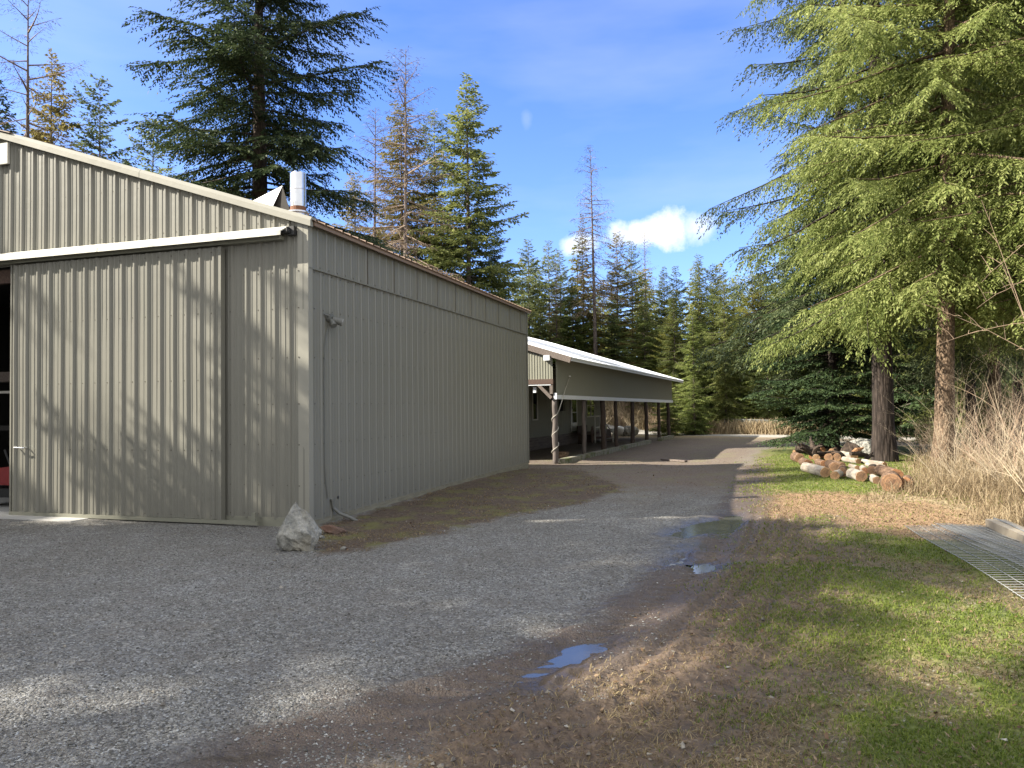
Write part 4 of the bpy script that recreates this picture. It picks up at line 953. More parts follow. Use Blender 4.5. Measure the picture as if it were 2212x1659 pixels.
# ------------------------------------------------------------------ trees
def nrm(v): return v/np.maximum(np.linalg.norm(v, axis=-1, keepdims=True), 1e-9)
def conifer(seed, H, Rm, base=.12, nb=110, bl=.22, tw=(.14, .035), p=.85, e_lo=-12, e_hi=32, sag=.35, hang=.25, dens=1., ragged=.35, side_gap=None, l2max=.9, rtop=.0, fill=2.3, limb=1., jit=.2):
    """returns limb chunks (V, F) and needle quads (V, F); unit metres, base at the origin"""
    r = np.random.default_rng(seed)
    u = (np.arange(nb)+r.random(nb))/nb; u = u**1.12
    z = H*(base+(1-base)*u*.985)
    az = np.arange(nb)*2.399963+r.normal(0, .5, nb)
    Rz = Rm*np.clip(1-u, .0, 1)**p*np.minimum(1, ((u+.10)/.28))**.4+rtop+.10
    L = Rz*(1-ragged+ragged*1.6*r.random(nb))
    if side_gap is not None: L *= 1-side_gap[1]*np.clip(np.cos(az-side_gap[0]), 0, 1)
    e = np.radians(e_lo+(e_hi-e_lo)*u**1.3+r.normal(0, 7, nb))
    out = np.stack([np.cos(az), np.sin(az), 0*az], 1); sd = np.stack([-np.sin(az), np.cos(az), 0*az], 1); up = np.array([0, 0, 1.])
    bend = r.normal(0, .12, nb)
    sg = sag*(1-.6*u)*(.7+.6*r.random(nb))
    def axis(i, s):   # points along branch i at parameter s
        l = L[i]; hx = l*s*np.cos(e[i])*(1-.08*s); vz = l*(np.sin(e[i])*s-sg[i]*s**2*.9+sg[i]*.75*s**3)
        return out[i]*hx[:, None]+sd[i]*(bend[i]*l*s**2)[:, None]+up*(z[i]+vz)[:, None]
    # limbs: three-sided tapering prisms with four stations
    st = np.array([0, .3, .62, 1.]); V = []; rb = (.010+.011*L)*limb
    for k, s in enumerate(st):
        c = axis(np.arange(nb), np.full(nb, s)); rad = rb*(1-.88*s)
        for a in range(3):
            t = 2*math.pi*a/3; V.append(c+(sd*math.cos(t)+up*math.sin(t))*rad[:, None])
    V = np.array(V).reshape(4, 3, nb, 3); V = V.transpose(2, 0, 1, 3).reshape(-1, 3)
    f = [[(i*3+a), i*3+(a+1) % 3, (i+1)*3+(a+1) % 3, (i+1)*3+a] for i in range(3) for a in range(3)]
    FL = (np.array(f)[None]+(np.arange(nb)*12)[:, None, None]).reshape(-1, 4)
    limbs = (V, FL)
    # side shoots
    n2 = np.maximum(3, (L/bl*2*dens).astype(int)); i2 = np.repeat(np.arange(nb), n2)
    k2 = np.concatenate([np.arange(n) for n in n2]); s2 = .10+.90*(k2+r.random(len(k2)))/n2[i2]; s2 = np.minimum(s2, 1)
    o2 = axis(i2, s2); t2 = nrm(axis(i2, np.minimum(s2+.03, 1.03))-o2)
    sgn = np.where(k2 % 2 == 0, 1., -1.); ang = np.radians(58-22*s2+r.normal(0, 9, len(s2)))
    l2 = np.minimum(L[i2]*(.16+.36*(1-s2)**.8), l2max)*(.6+.7*r.random(len(s2)))+.05
    sv = nrm(np.cross(t2, np.broadcast_to(up, t2.shape)))
    d2 = nrm(t2*np.cos(ang)[:, None]+sv*(sgn*np.sin(ang))[:, None]-up*(hang*(.4+1.2*r.random(len(s2))))[:, None])
    # sprays of needles along every shoot
    n3 = np.maximum(2, (l2/tw[0]*fill).astype(int)+1); i3 = np.repeat(np.arange(len(l2)), n3)
    k3 = np.concatenate([np.arange(n) for n in n3]); q = (k3+.6*r.random(len(k3)))/n3[i3]
    last = k3 == n3[i3]-1
    dd = d2[i3]-up*(hang*.8*q)[:, None]; P0 = o2[i3]+d2[i3]*(l2[i3]*q)[:, None]-up*(l2[i3]*hang*.45*q**2)[:, None]
    dd = nrm(dd); pv = nrm(np.cross(dd, np.broadcast_to(up, dd.shape)))
    a3 = np.where(last, .1, np.radians(42))*np.where(k3 % 2 == 0, 1, -1)+r.normal(0, .15, len(k3))
    d3 = nrm(dd*np.cos(a3)[:, None]+pv*np.sin(a3)[:, None]+r.normal(0, jit, (len(k3), 3)))
    l3 = tw[0]*(.65+.7*r.random(len(k3)))*(1.05-.4*q); w3 = tw[1]*(.7+.6*r.random(len(k3)))
    N = nrm(up+r.normal(0, .45, (len(k3), 3))); wv = nrm(np.cross(d3, N))*w3[:, None]*.5
    tip = P0+d3*l3[:, None]-up*(l3*.18)[:, None]; mid = P0+d3*(l3*.45)[:, None]
    Vn = np.stack([P0, mid+wv, tip, mid-wv], 1).reshape(-1, 3); Fn = np.arange(len(Vn)).reshape(-1, 4)
    return limbs, (Vn, Fn)
def trunk_mesh(H, r0, seed=0, n=12, rows=14, top=.97, flare=.35, bow=.0):
    V = []; Fq = []; R_ = np.random.default_rng(seed)
    for i in range(rows+1):
        t = i/rows; t = t**1.25; zz = H*top*t-.25*(i == 0); rad = r0*(1-t*.96)+r0*flare*math.exp(-t*H/.35)
        for k in range(n):
            a = 2*math.pi*k/n; rr = rad*(1+.05*math.sin(3*a+seed)+.04*R_.normal()*(i < rows))
            V.append((rr*math.cos(a)+bow*H*math.sin(t*math.pi)*.05, rr*math.sin(a)+.02*r0*math.sin(t*9), zz))
    for i in range(rows):
        for k in range(n): Fq.append((i*n+k, i*n+(k+1) % n, (i+1)*n+(k+1) % n, (i+1)*n+k))
    return np.array(V), np.array(Fq)
PROTO = {}
def proto(key, H, r0, foliage, bark, **kw):
    limbs, nd = conifer(H=H, **kw)
    tr = trunk_mesh(H, r0, kw.get('seed', 0))
    PROTO[key] = (H, mesh_data('trunk', [(tr[0], tr[1], M[bark]), (limbs[0], limbs[1], M[bark])], True), mesh_data('crown', [(nd[0], nd[1], M[foliage])]) if foliage else mesh_data('twigs', [(nd[0], nd[1], M['twig_brown'])]))
def variant(key, src, foliage, bark=None):
    """same build with another species' needles and bark"""
    H, a, b = PROTO[src]; b = b.copy(); b.materials[0] = M[foliage]
    if bark: a = a.copy(); [a.materials.__setitem__(i, M[bark]) for i in range(len(a.materials))]
    PROTO[key] = (H, a, b)
def plant(key, px, Y, H, label, group=None, sxy=1., rz=0., lean=(0, 0), name='conifer', x=None, dz=0., cat='tree', crown='crown'):
    """trunk foot at picture column px and distance Y"""
    if x is None: x = at(px, 900, Y)[0]
    H0, tm, cm = PROTO[key]; s = H/H0
    o = empty(name, (x, Y, T(x, Y)+dz), 0, label, cat, group); o.rotation_euler = (lean[1], lean[0], rz); o.scale = (s*sxy, s*sxy, s)
    obj('trunk', tm, o); obj(crown, cm, o)
    return o
def top_h(py, Y, px=1106): return at(px, py, Y)[2]
# near trees, fine sprays
proto('doug_near', 22, .215, 'fir_sun', 'bark_tan', seed=3, Rm=4.0, base=.19, nb=200, bl=.125, tw=(.125, .036), fill=2.9, p=.60, e_lo=-20, e_hi=26, sag=.30, hang=.50, ragged=.55, l2max=.8, jit=.34)
proto('doug_tall', 25, .31, 'fir_sun', 'bark_dark', seed=8, Rm=4.3, base=.165, nb=225, bl=.135, tw=(.135, .038), fill=2.9, p=.55, e_lo=-18, e_hi=26, sag=.26, hang=.45, ragged=.6, l2max=.8, jit=.34)
proto('spruce_near', 24, .24, 'spruce_green', 'bark_dark', seed=12, Rm=3.9, base=.14, nb=190, bl=.15, tw=(.15, .042), fill=2.8, p=.50, e_lo=-22, e_hi=26, sag=.30, hang=.48, ragged=.5, l2max=.8, jit=.34)
proto('young_fir', 9.5, .17, 'fir_young', 'bark_dark', seed=15, Rm=2.5, base=.06, nb=200, bl=.13, tw=(.13, .042), fill=2.8, p=.55, e_lo=-10, e_hi=20, sag=.18, hang=.12, ragged=.42, l2max=.8)
proto('grand_fir', 27, .50, 'fir_dark', 'bark_fir', seed=21, Rm=5.9, base=.10, nb=205, bl=.145, tw=(.20, .072), fill=2.9, p=.44, e_lo=-18, e_hi=16, sag=.22, hang=.28, ragged=.5, l2max=1.4)
# farther trees, coarser sprays
proto('far_fir', 20, .20, 'fir_mid', 'bark_grey', seed=31, Rm=4.0, base=.06, nb=240, bl=.21, tw=(.26, .12), fill=2.6, p=.75, e_lo=-12, e_hi=34, sag=.3, hang=.18, ragged=.55)
proto('far_fir_b', 20, .20, 'fir_mid', 'bark_grey', seed=61, Rm=4.1, base=.08, nb=205, bl=.22, tw=(.27, .12), fill=2.6, p=.62, e_lo=-20, e_hi=40, sag=.2, hang=.12, ragged=.75)
proto('far_slim', 20, .17, 'fir_blue', 'bark_grey', seed=32, Rm=3.1, base=.04, nb=235, bl=.21, tw=(.25, .115), fill=2.6, p=.80, e_lo=-18, e_hi=30, sag=.25, hang=.18, ragged=.6)
proto('far_slim_b', 20, .17, 'fir_blue', 'bark_grey', seed=62, Rm=3.2, base=.06, nb=210, bl=.21, tw=(.25, .115), fill=2.6, p=.62, e_lo=-8, e_hi=38, sag=.2, hang=.1, ragged=.75)
proto('far_open', 22, .21, 'fir_olive', 'bark_grey', seed=33, Rm=3.6, base=.12, nb=205, bl=.22, tw=(.26, .11), fill=2.6, p=.55, e_lo=-20, e_hi=30, sag=.35, hang=.25, ragged=.7)
proto('far_pine', 17, .18, 'fir_yellow', 'bark_grey', seed=34, Rm=3.3, base=.08, nb=160, bl=.24, tw=(.28, .095), fill=2.6, p=.48, e_lo=5, e_hi=45, sag=.1, hang=-.08, ragged=.6)
proto('low_fir', 8, .12, 'fir_sun', 'bark_grey', seed=35, Rm=2.4, base=.03, nb=150, bl=.22, tw=(.22, .085), fill=2.5, p=.75, e_lo=-10, e_hi=28, sag=.2, hang=.16, ragged=.45)
for k, s, f in (('far_fir_olive', 'far_fir', 'fir_olive'), ('far_fir_blue', 'far_fir', 'fir_blue'), ('far_fir_dark', 'far_fir', 'fir_young'), ('far_slim_olive', 'far_slim', 'fir_olive'), ('far_slim_mid', 'far_slim', 'fir_mid'), ('far_open_mid', 'far_open', 'fir_mid'), ('far_open_sun', 'far_open', 'fir_sun'), ('far_fir_sun', 'far_fir', 'fir_sun'), ('far_fir_b_olive', 'far_fir_b', 'fir_olive'), ('far_fir_b_blue', 'far_fir_b', 'fir_blue'), ('far_fir_b_dark', 'far_fir_b', 'fir_young'), ('far_fir_b_sun', 'far_fir_b', 'fir_sun'), ('far_slim_b_olive', 'far_slim_b', 'fir_olive'), ('far_slim_b_mid', 'far_slim_b', 'fir_mid'), ('doug_mid', 'doug_near', 'fir_mid')): variant(k, s, f)
# bare larches: limbs with sparse fine twigs
def larch(key, seed, **kw):
    d = dict(H=22, Rm=3.2, base=.25, nb=125, bl=.30, tw=(.34, .030), p=.5, e_lo=-22, e_hi=38, sag=.25, hang=.30, ragged=.75, dens=.9, l2max=.9, limb=1.5); d.update(kw); H = d.pop('H')
    limbs, nd = conifer(seed, H, **d); tr = trunk_mesh(H, .20, seed, top=.995)
    PROTO[key] = (H, mesh_data('trunk', [(tr[0], tr[1], M['bark_grey']), (limbs[0], limbs[1], M['twig_brown'])], True), mesh_data('twigs', [(nd[0], nd[1], M['twig_brown'])]))
larch('larch_a', 41); larch('larch_b', 43, Rm=2.9, base=.32, nb=105); larch('larch_c', 47, Rm=2.4, base=.38, nb=110, p=.6); larch('larch_near', 49, Rm=3.6, base=.25, nb=85, tw=(.26, .018), bl=.24, dens=1.0, limb=1.3)
def far(key, px, top, Y, label, group='conifers rising behind the shop', sxy=1., rz=None, **kw):
    if int(px)//2 % 2 and top != 152:
        for a in ('far_fir', 'far_slim'): key = key.replace(a, a+'_b') if key.startswith(a) else key
    x = at(px, 900, Y)[0]; H = at(px, top, Y)[2]-T(x, Y)
    return plant(key, px, Y, H, label, group, sxy, (px*.37) % 6.28 if rz is None else rz, **kw)
LG = 'bare larches behind the shop'
# left, behind the shop roof
far('larch_near', 56, -70, 27, 'bare brown larch at the top left corner, its top cut by the frame', LG, 1.0, name='bare_larch', crown='twigs')
far('far_fir_olive', 108, 100, 40, 'olive brown conifer just right of the top left bare larch', sxy=.85)
far('far_fir_blue', 214, 160, 42, 'blue green conifer between the olive one and the large dark fir', sxy=.95)
far('far_fir_dark', -8, 165, 36, 'dark conifer cut by the left picture edge', sxy=.95)
far('far_fir', 330, 250, 50, 'low conifer half hidden left of the large dark fir')
far('grand_fir', 562, -420, 29, 'largest dark green fir standing behind the shop roof', None, 1.0, name='fir_tree', rz=.8)
far('larch_b', 806, 228, 50, 'shorter bare larch right of the large dark fir', LG, 1.0, name='bare_larch', crown='twigs', lean=(-.015, 0))
far('larch_a', 876, 98, 48, 'tallest bare larch above the shop side wall', LG, 1.05, name='bare_larch', crown='twigs', lean=(-.01, 0))
far('far_open', 872, 215, 55, 'olive conifer directly behind the tallest bare larch', sxy=1.15)
far('far_open', 770, 365, 58, 'yellowish thin conifer behind the shorter bare larch', sxy=1.0)
far('far_fir', 1016, 152, 52, 'tall full conifer with pale trunk, highest evergreen at the centre', sxy=1.12, rz=1.0)
far('far_open_mid', 944, 232, 57, 'slender conifer at the left shoulder of the tall full one', sxy=.9)
far('far_fir_olive', 825, 470, 62, 'short olive conifer low between the two bare larches')
far('far_fir_blue', 1072, 490, 58, 'short dense conifer at the right foot of the tall full one', sxy=1.1)
far('far_slim', 1146, 512, 62, 'pointed blue green conifer right of the shop roof end', sxy=1.1)
far('far_slim_mid', 1190, 515, 64, 'narrow conifer second from the shop roof end')
far('far_slim', 1214, 535, 66, 'narrow low conifer left of the brown topped one')
far('far_slim_olive', 1264, 455, 60, 'thin brown green conifer left of the red trunked snag', sxy=.8)
t_ = far('larch_c', 1290, 308, 56, 'tall bare snag with red stripped lower trunk by the cloud', None, 1.0, name='dead_snag', crown='twigs', lean=(-.01, 0))
def red_base(o):
    V, Fq = trunk_mesh(22, .215, 5, top=.40); obj('stripped_wood', mesh_data('stripped_wood', [(V*np.array((1.3, 1.3, 1)), Fq, M['bark_red'])], True), o)
red_base(t_)
RG = 'conifers along the far edge of the clearing'
for key, px, top, Y, sx, lab in (
 ('far_fir_olive', 1338, 498, 60, .9, 'olive conifer just right of the red trunked snag'),
 ('far_slim_mid', 1370, 515, 62, 1.0, 'slim conifer below the middle of the white cloud'),
 ('far_fir', 1440, 572, 58, .9, 'conifer below the right end of the white cloud'),
 ('far_slim', 1466, 570, 63, 1.0, 'pointed slim conifer right of the cloud end'),
 ('far_open_mid', 1516, 545, 62, .8, 'lone taller conifer between the cloud and the right hand trees'),
 ('far_pine', 1552, 572, 54, 1.0, 'bright yellow green pine left of the right hand trees'),
 ('far_fir', 1590, 600, 60, 1.0, 'green conifer behind the yellow pine'),
 ('far_pine', 1632, 585, 56, 1.1, 'second yellow pine partly hidden by the leaning spruce'),
 ('far_fir_sun', 1395, 640, 52, 1.15, 'broad green conifer above the white cabin roof'),
 ('far_fir_sun', 1330, 645, 55, 1.0, 'yellow green conifer behind the cabin roof middle'),
 ('far_fir_sun', 1240, 600, 58, 1.2, 'green conifer left above the cabin roof'),
 ('far_fir', 1170, 640, 60, 1.0, 'mid green conifer just above the near end of the cabin roof'),
 ('far_pine', 1452, 680, 50, 1.1, 'green conifer above the far end of the cabin roof'),
 ('far_fir_sun', 1500, 668, 46, 1.0, 'sunlit conifer with branches down to the brush by the fence'),
 ('far_open_sun', 1600, 690, 50, 1.1, 'open sunlit conifer above the chain link fence'),
 ('far_pine', 1575, 700, 58, 1.0, 'pale green pine behind the fence'),
 ('far_open_sun', 1660, 720, 47, 1.0, 'light green tree left of the dark young fir'),
): far(key, px, top, Y, lab, RG, sx)
far('larch_c', 1399, 492, 64, 'small bare larch under the right part of the cloud', LG, .9, name='bare_larch', crown='twigs')
far('larch_b', 1440, 590, 60, 'thin bare larch among the far green conifers', LG, .9, name='bare_larch', crown='twigs')
far('larch_c', 1205, 560, 60, 'dim bare larch left of the brown green conifer', LG, .8, name='bare_larch', crown='twigs')
for i, (px, py, Y, lab) in enumerate(((1500, 858, 44, 'bright little fir at the brush edge left of the fence'), (1445, 870, 43, 'tiny fir just past the last porch post'), (1628, 868, 49, 'low bright fir behind the chain link fence'), (1560, 862, 52, 'low fir between two trunks behind the fence'), (2000, 900, 30, 'low bright fir seen between the two big right trunks'))):
    far('low_fir', px, py-50, Y, lab, 'young firs at the edge of the brush', 1.2)
for key, px, Y, H, lab in (('far_open_mid', 1569, 47, 10, 'tree with dark bare lower trunk at the left end of the chain link fence'), ('far_open_sun', 1545, 52, 10.5, 'tree with pale trunk left of the dark fence trunk'), ('far_open', 1645, 55, 10.5, 'olive tree with thin dark trunk behind the middle of the fence'), ('far_open_mid', 1460, 49, 9.5, 'thin dark trunked tree just past the porch end')):
    plant(key, px, Y, H, lab, 'open crowned trees by the fence', .9, px*.3)
# right hand group
plant('spruce_near', 1786, 25.0, 25, 'tall leaning spruce on the left of the right hand trees', None, 1.12, 2.0, (-.075, .0), 'spruce_tree')
plant('young_fir', 1800, 23.2, 9.3, 'dark young fir with skirts to the ground behind the log pile', None, 1.0, .6, (0, 0), 'young_fir')
plant('doug_tall', 1908, 19.1, 26, 'tall fir with the thickest dark trunk behind the log pile', None, .80, 1.2, (-.03, 0), 'douglas_fir')
plant('doug_near', 2036, 17.0, 22, 'sunlit fir with pale scaly trunk beside the dry brush', None, 1.0, 2.6, (-.035, 0), 'douglas_fir')
plant('doug_near', 2330, 15.5, 20, 'yellow green fir reaching in from the right picture edge', None, 1.0, 4.4, (-.03, 0), 'douglas_fir')
BG = 'shaded trees in the wood at the right'
for key, px, Y, H, sx, lab in (
 ('spruce_near', 2098, 26, 22, .8, 'shaded trunk first right of the sunlit scaly trunk'),
 ('doug_mid', 2150, 24, 22, .9, 'thick grey trunk in the wood above the bare brush'),
 ('spruce_near', 2200, 30, 23, .9, 'dark trunk at the right edge of the picture'),
 ('far_fir', 2122, 36, 20, 1., 'thin dark trunk between the two grey trunks at right'),
 ('far_fir_dark', 2060, 38, 20, 1.2, 'dark conifer behind the sunlit scaly trunk'),
 ('far_fir', 1960, 42, 18, 1.3, 'green conifer seen between the two big right trunks'),
 ('far_fir_sun', 1860, 50, 16, 1.2, 'sunlit conifer glimpsed through the dark young fir'),
 ('far_fir_sun', 1720, 52, 15, 1.2, 'sunlit conifer behind the left side of the young fir'),
 ('doug_mid', 2290, 21, 21, 1.0, 'green fir behind the right edge brush'),
 ('far_fir_dark', 2260, 40, 22, 1.2, 'dark conifer deep in the wood at the far right'),
 ('far_fir', 2010, 52, 19, 1.2, 'distant conifer between trunks right of the log pile'),
): plant(key, px, Y, H, lab, BG, sx, (px*.71) % 6.28)
# firs beside the yard, left of the frame: their shade lies over the gravel
SG = 'firs left of the yard that shade the gravel'
SHADE = [(x, q+.12*x, k, H, sx) for x, q, k, H, sx in ((-18, 9.0, 'far_fir', 16.0, .9), (-13.5, 9.1, 'far_fir_b', 12.6, 1.15), (-16.5, 9.75, 'far_fir', 14.3, 1.1), (-21, 7.6, 'far_fir_b', 22, .85), (-17, 6.3, 'far_fir', 20, .70), (-26, 5.0, 'far_open_mid', 21, .45), (-19, 3.3, 'far_fir_b', 21, .62), (-24, 1.2, 'far_open_mid', 22, .45), (-26, -1.6, 'far_open_mid', 24, .5), (-46, 11.1, 'far_fir_b', 30.5, .75), (-49, 13.6, 'far_fir', 32.0, .6), (-27, 14.6, 'far_fir', 25.5, .85), (-31, 16.3, 'far_fir_b', 28, .8))]
SHADE_NAMES = ['fir near the gravel by the shop corner', 'low dense fir in front of the shop door', 'low wide fir closest to the shop corner', 'tall fir second from the shop', 'fir third from the shop', 'thin open fir behind the third one', 'tall fir fourth from the shop', 'open fir at the front of the yard', 'fir farthest to the front', 'thin open fir beside the shop door', 'thin fir beyond the shop door', 'tall fir left of the shop', 'tallest fir farthest left of the shop']
for i, (x, y, k, H, sx) in enumerate(SHADE):
    plant(k, 0, y, H, SHADE_NAMES[i]+' outside the left picture edge', SG, sx, i*1.3, x=x)

# ------------------------------------------------------------------ far wood, one mass
def far_wood():
    r = np.random.default_rng(77); chunks = {}
    protos = []
    for sd, Rm, fo in ((51, 3.5, 'wood_green'), (52, 3.1, 'wood_blue'), (53, 3.4, 'wood_yellow'), (54, 3.7, 'wood_yellow')):
        limbs, nd = conifer(sd, 19, Rm, base=.03, nb=135, bl=.42, tw=(.46, .25), p=.58, e_lo=-15, e_hi=30, ragged=.6); tr = trunk_mesh(19, .2, sd, 6, 5); protos.append((nd, tr, fo))
    n = 0
    for row, (Y0, dx) in enumerate(((57, 4.2), (61, 4.0), (66, 3.1), (73, 3.3), (81, 3.6), (90, 4.0))):
        for x in np.arange(-.16*Y0, .80*Y0, dx):
            px = 1106+F_PX*x/Y0
            x = x+r.uniform(-1.5, 1.5); y = Y0+r.uniform(-3, 3); h = r.uniform(.55, .86) if px > 1100 else r.uniform(.6, .95)
            if row < 2: h = r.uniform(.22, .42)+.12*row
            nd, tr, fo = protos[int(r.integers(0, 4))]; a = r.uniform(0, 6.28); R3 = np.array([[math.cos(a), -math.sin(a), 0], [math.sin(a), math.cos(a), 0], [0, 0, 1]])
            off = np.array((x, y, T(x, y)))
            for (V, Fc), m in ((nd, fo), (tr, 'bark_dark')): chunks.setdefault(m, []).append((V@R3.T*h+off, Fc))
    out = []
    for m, L in chunks.items():
        k = 0; Fs = []
        for V, Fc in L: Fs.append(Fc+k); k += len(V)
        out.append((np.concatenate([v for v, _ in L]), np.concatenate(Fs), M[m]))
    tag(obj('far_wood', mesh_data('far_wood', out)), 'mass of conifers filling the far edge of the clearing', 'wood', None, 'stuff')
far_wood()

# ------------------------------------------------------------------ bare shrubs
def shrub_chunks(seed, H=2., stems=9, spread=.7, r0=.0072, depth=3, droop=.0):
    r = random.Random(seed); q = MB()
    def grow(p, d, L, rad, lev):
        pts = [p]; rr = [rad]; n = 4
        for k in range(n):
            d = d+np.array((r.gauss(0, .13), r.gauss(0, .13), r.gauss(0, .08)-droop*.08)); d = d/np.linalg.norm(d); pts.append(pts[-1]+d*L/n); rr.append(rad*(1-.75*(k+1)/n))
        q.tube(pts, rr, 3, False)
        if lev < depth:
            for k in range(r.randint(3, 5)):
                i = r.randint(1, n); a = r.uniform(0, 6.28); s = np.array((math.cos(a), math.sin(a), r.uniform(-.2, .7))); d2 = d*.8+s*.75; d2 /= np.linalg.norm(d2)
                grow(pts[i], d2, L*r.uniform(.4, .62), rr[i]*.75, lev+1)
    for k in range(stems):
        a = r.uniform(0, 6.28); s = r.uniform(.1, 1)*spread; d = np.array((math.cos(a)*s, math.sin(a)*s, 1.)); d /= np.linalg.norm(d)
        grow(np.array((math.cos(a)*.08, math.sin(a)*.08, -.05)), d, H*r.uniform(.5, .75), r0*r.uniform(.8, 1.3), 1)
    return np.array(q.v), q.f
SH = {}
for k, (sd, m, kw) in {'a': (1, 'twig_pale', dict(H=2.1)), 'b': (2, 'twig_brown', dict(H=1.9, stems=11)), 'c': (3, 'twig_red', dict(H=2.4, stems=7)), 'd': (4, 'twig_pale', dict(H=1.7, stems=12, spread=1.))}.items():
    V, Fq = shrub_chunks(sd, **kw); SH[k] = mesh_data('stems', [(V, Fq, M[m])])
def shrubs():
    for k, px, Y, s, lab in (('a', 2075, 14.6, 1.0, 'pale bare shrub nearest the sunlit scaly trunk'), ('b', 2120, 13.9, 1.05, 'brown bare shrub in the middle of the thicket'), ('c', 2165, 13.2, 1.1, 'reddish bare shrub right of the thicket middle'), ('d', 2200, 12.2, 1.0, 'pale twiggy shrub at the right picture edge'), ('a', 2150, 15.4, 1.2, 'tall pale shrub at the back of the thicket'), ('b', 2215, 14.4, 1.3, 'dense brown shrub at the back right of the thicket'), ('c', 2095, 16.2, 1.1, 'reddish shrub behind the scaly trunk'), ('d', 2245, 11.0, 1.1, 'near pale shrub poking in from the right edge'), ('a', 2040, 13.4, .7, 'low pale shrub left of the thicket by the pile end'), ('c', 2270, 13.0, 1.5, 'tall reddish shrub reaching over the right edge'), ('d', 2105, 12.7, .75, 'short pale shrub in front of the thicket'), ('b', 2180, 17.0, 1.3, 'brown shrub deep behind the thicket'), ('d', 2060, 18.5, .9, 'grey brush behind the sunlit scaly trunk'), ('b', 1990, 21, .8, 'dim brush between the two big trunks')):
        x = at(px, 900, Y)[0]; o = empty('bare_shrub', (x, Y, T(x, Y)), (px*.53+Y) % 6.28, lab, 'shrub', 'bare shrubs at the right'); o.scale = (s, s, s); obj('stems', SH[k], o)
    # long arching shoots of the nearest bush, seen against the firs
    r = random.Random(12); q = MB()
    for sx, sy, ex, ey in ((2290, 800, 1990, 655), (2290, 690, 2030, 742), (2290, 580, 2110, 665), (2270, 860, 2120, 430), (2300, 470, 2120, 610), (2290, 900, 2160, 560)):
        a = at(sx, sy, 9.0); b = at(ex, ey, 9.6); m = (a+b)/2+np.array((0, 0, .12)); pts = [a*(1-t)**2+2*m*t*(1-t)+b*t*t+np.array((0, 0, r.gauss(0, .006))) for t in np.linspace(0, 1, 9)]
        q.tube([np.array((a[0]*.2+5.9*.8+.6, 9.0, .1))]*0+pts, [.0055*(1-.7*k/8) for k in range(9)], 5, False)
        for k in range(2, 8):
            e = pts[k]+np.array((r.uniform(-.2, .05), r.uniform(-.15, .15), r.uniform(-.05, .25))); q.tube([pts[k], (pts[k]+e)/2+np.array((0, 0, .015)), e], [.004, .003, .0015], 3, False)
    bx = at(2300, 1000, 9.0); base = np.array((bx[0]+.3, 9.0, T(bx[0]+.3, 9.0)-.03)); q2 = MB()
    for sx, sy in ((2290, 800), (2290, 690), (2290, 580), (2270, 860), (2300, 470), (2290, 900)):
        a = at(sx, sy, 9.0); q2.tube([base, (base+a)/2+np.array((.12, 0, .1)), a], [.010, .008, .0055], 5, False)
    o = empty('arching_shrub', base, 0, 'bare bush at the right edge sending long red shoots across the firs', 'shrub')
    for n_, qq in (('shoots', q), ('stems', q2)):
        V = np.array(qq.v)-base; obj(n_, mesh_data(n_, [(V, qq.f, M['twig_red'])], True), o)
    # brush on the bank behind the cabin and along the far road
    for i in range(16):
        Y = 46.5+((i*7) % 5)*1.3; px = 1290+i*24+((i*13) % 7)*3; x = at(px, 900, Y)[0]; k = 'abcd'[i % 4]
        o = empty('bank_shrub', (x, Y, T(x, Y)), i*1.1, ('pale', 'brown', 'reddish', 'straw')[i % 4]+' brush shrub on the bank '+('under the near end of the apron', 'behind the second porch post', 'by the white tarp bundle', 'behind the third porch post', 'behind the fourth porch post', 'left of the fifth porch post', 'behind the fifth porch post', 'left of the sixth porch post', 'behind the sixth porch post', 'behind the seventh porch post', 'behind the last porch post', 'just past the last porch post', 'below the sunlit conifer', 'left of the dark fence trunk', 'below the chain link fence', 'right of the fence by the young fir')[i], 'shrub', 'brush shrubs on the far bank')
        s = 1.0+.35*((i*5) % 3)/2 if px < 1450 else .6; o.scale = (s*1.3, s*1.3, s); obj('stems', SH[k], o)
shrubs()

# ------------------------------------------------------------------ grass, straw, gravel, leaves: uncounted stuff
def scatter(n, amax=.80, y0=2.2, y1=24., power=1.0, rng=None):
    """points over the ground, denser nearby"""
    r = rng or RNG; rad = y0*(y1/y0)**(r.random(n)**power); a = r.uniform(-amax, amax, n); return rad*np.sin(a), rad*np.cos(a)
def blades(x, y, hgt, wid, lean, rng, segs=2):
    n = len(x); z = height(x, y)-.004; a = rng.uniform(0, 2*math.pi, n); b = rng.uniform(0, 2*math.pi, n)
    d = np.stack([np.cos(a), np.sin(a), 0*a], 1)*(lean*rng.uniform(.2, 1.6, n))[:, None]; w = np.stack([np.cos(b), np.sin(b), 0*b], 1)*(wid*.5)[:, None]
    P = np.stack([x, y, z], 1); up = np.array([0, 0, 1.])
    m = P+d*(hgt*.45)[:, None]+up*(hgt*.62)[:, None]; t = P+d*(hgt*1.15)[:, None]+up*(hgt*np.clip(1-.35*lean, .25, 1))[:, None]
    V = np.stack([P-w, P+w, m+w*.75, m-w*.75, t], 1).reshape(-1, 3); o = np.arange(n)[:, None]*5
    return V, np.concatenate([o+np.array([[0, 1, 2, 3]])]), np.concatenate([o+np.array([[3, 2, 4]])])
def stuff_blades(name, label, cat, x, y, hgt, wid, lean, mat, rng):
    V, q, t = blades(x, y, hgt, wid, lean, rng)
    me = mesh_data(name, [(V, q, mat), (np.zeros((0, 3)), t-len(V), mat)]); tag(obj(name, me), label, cat, None, 'stuff')
M['grass'] = m_foliage('short_green_grass', ((.055, .078, .012), (.125, .170, .026), (.24, .275, .060)), .42, 1.2)
M['deadgrass'] = m_foliage('dead_brown_grass', ((.09, .065, .035), (.20, .15, .08), (.34, .27, .15)), .3, 1.2)
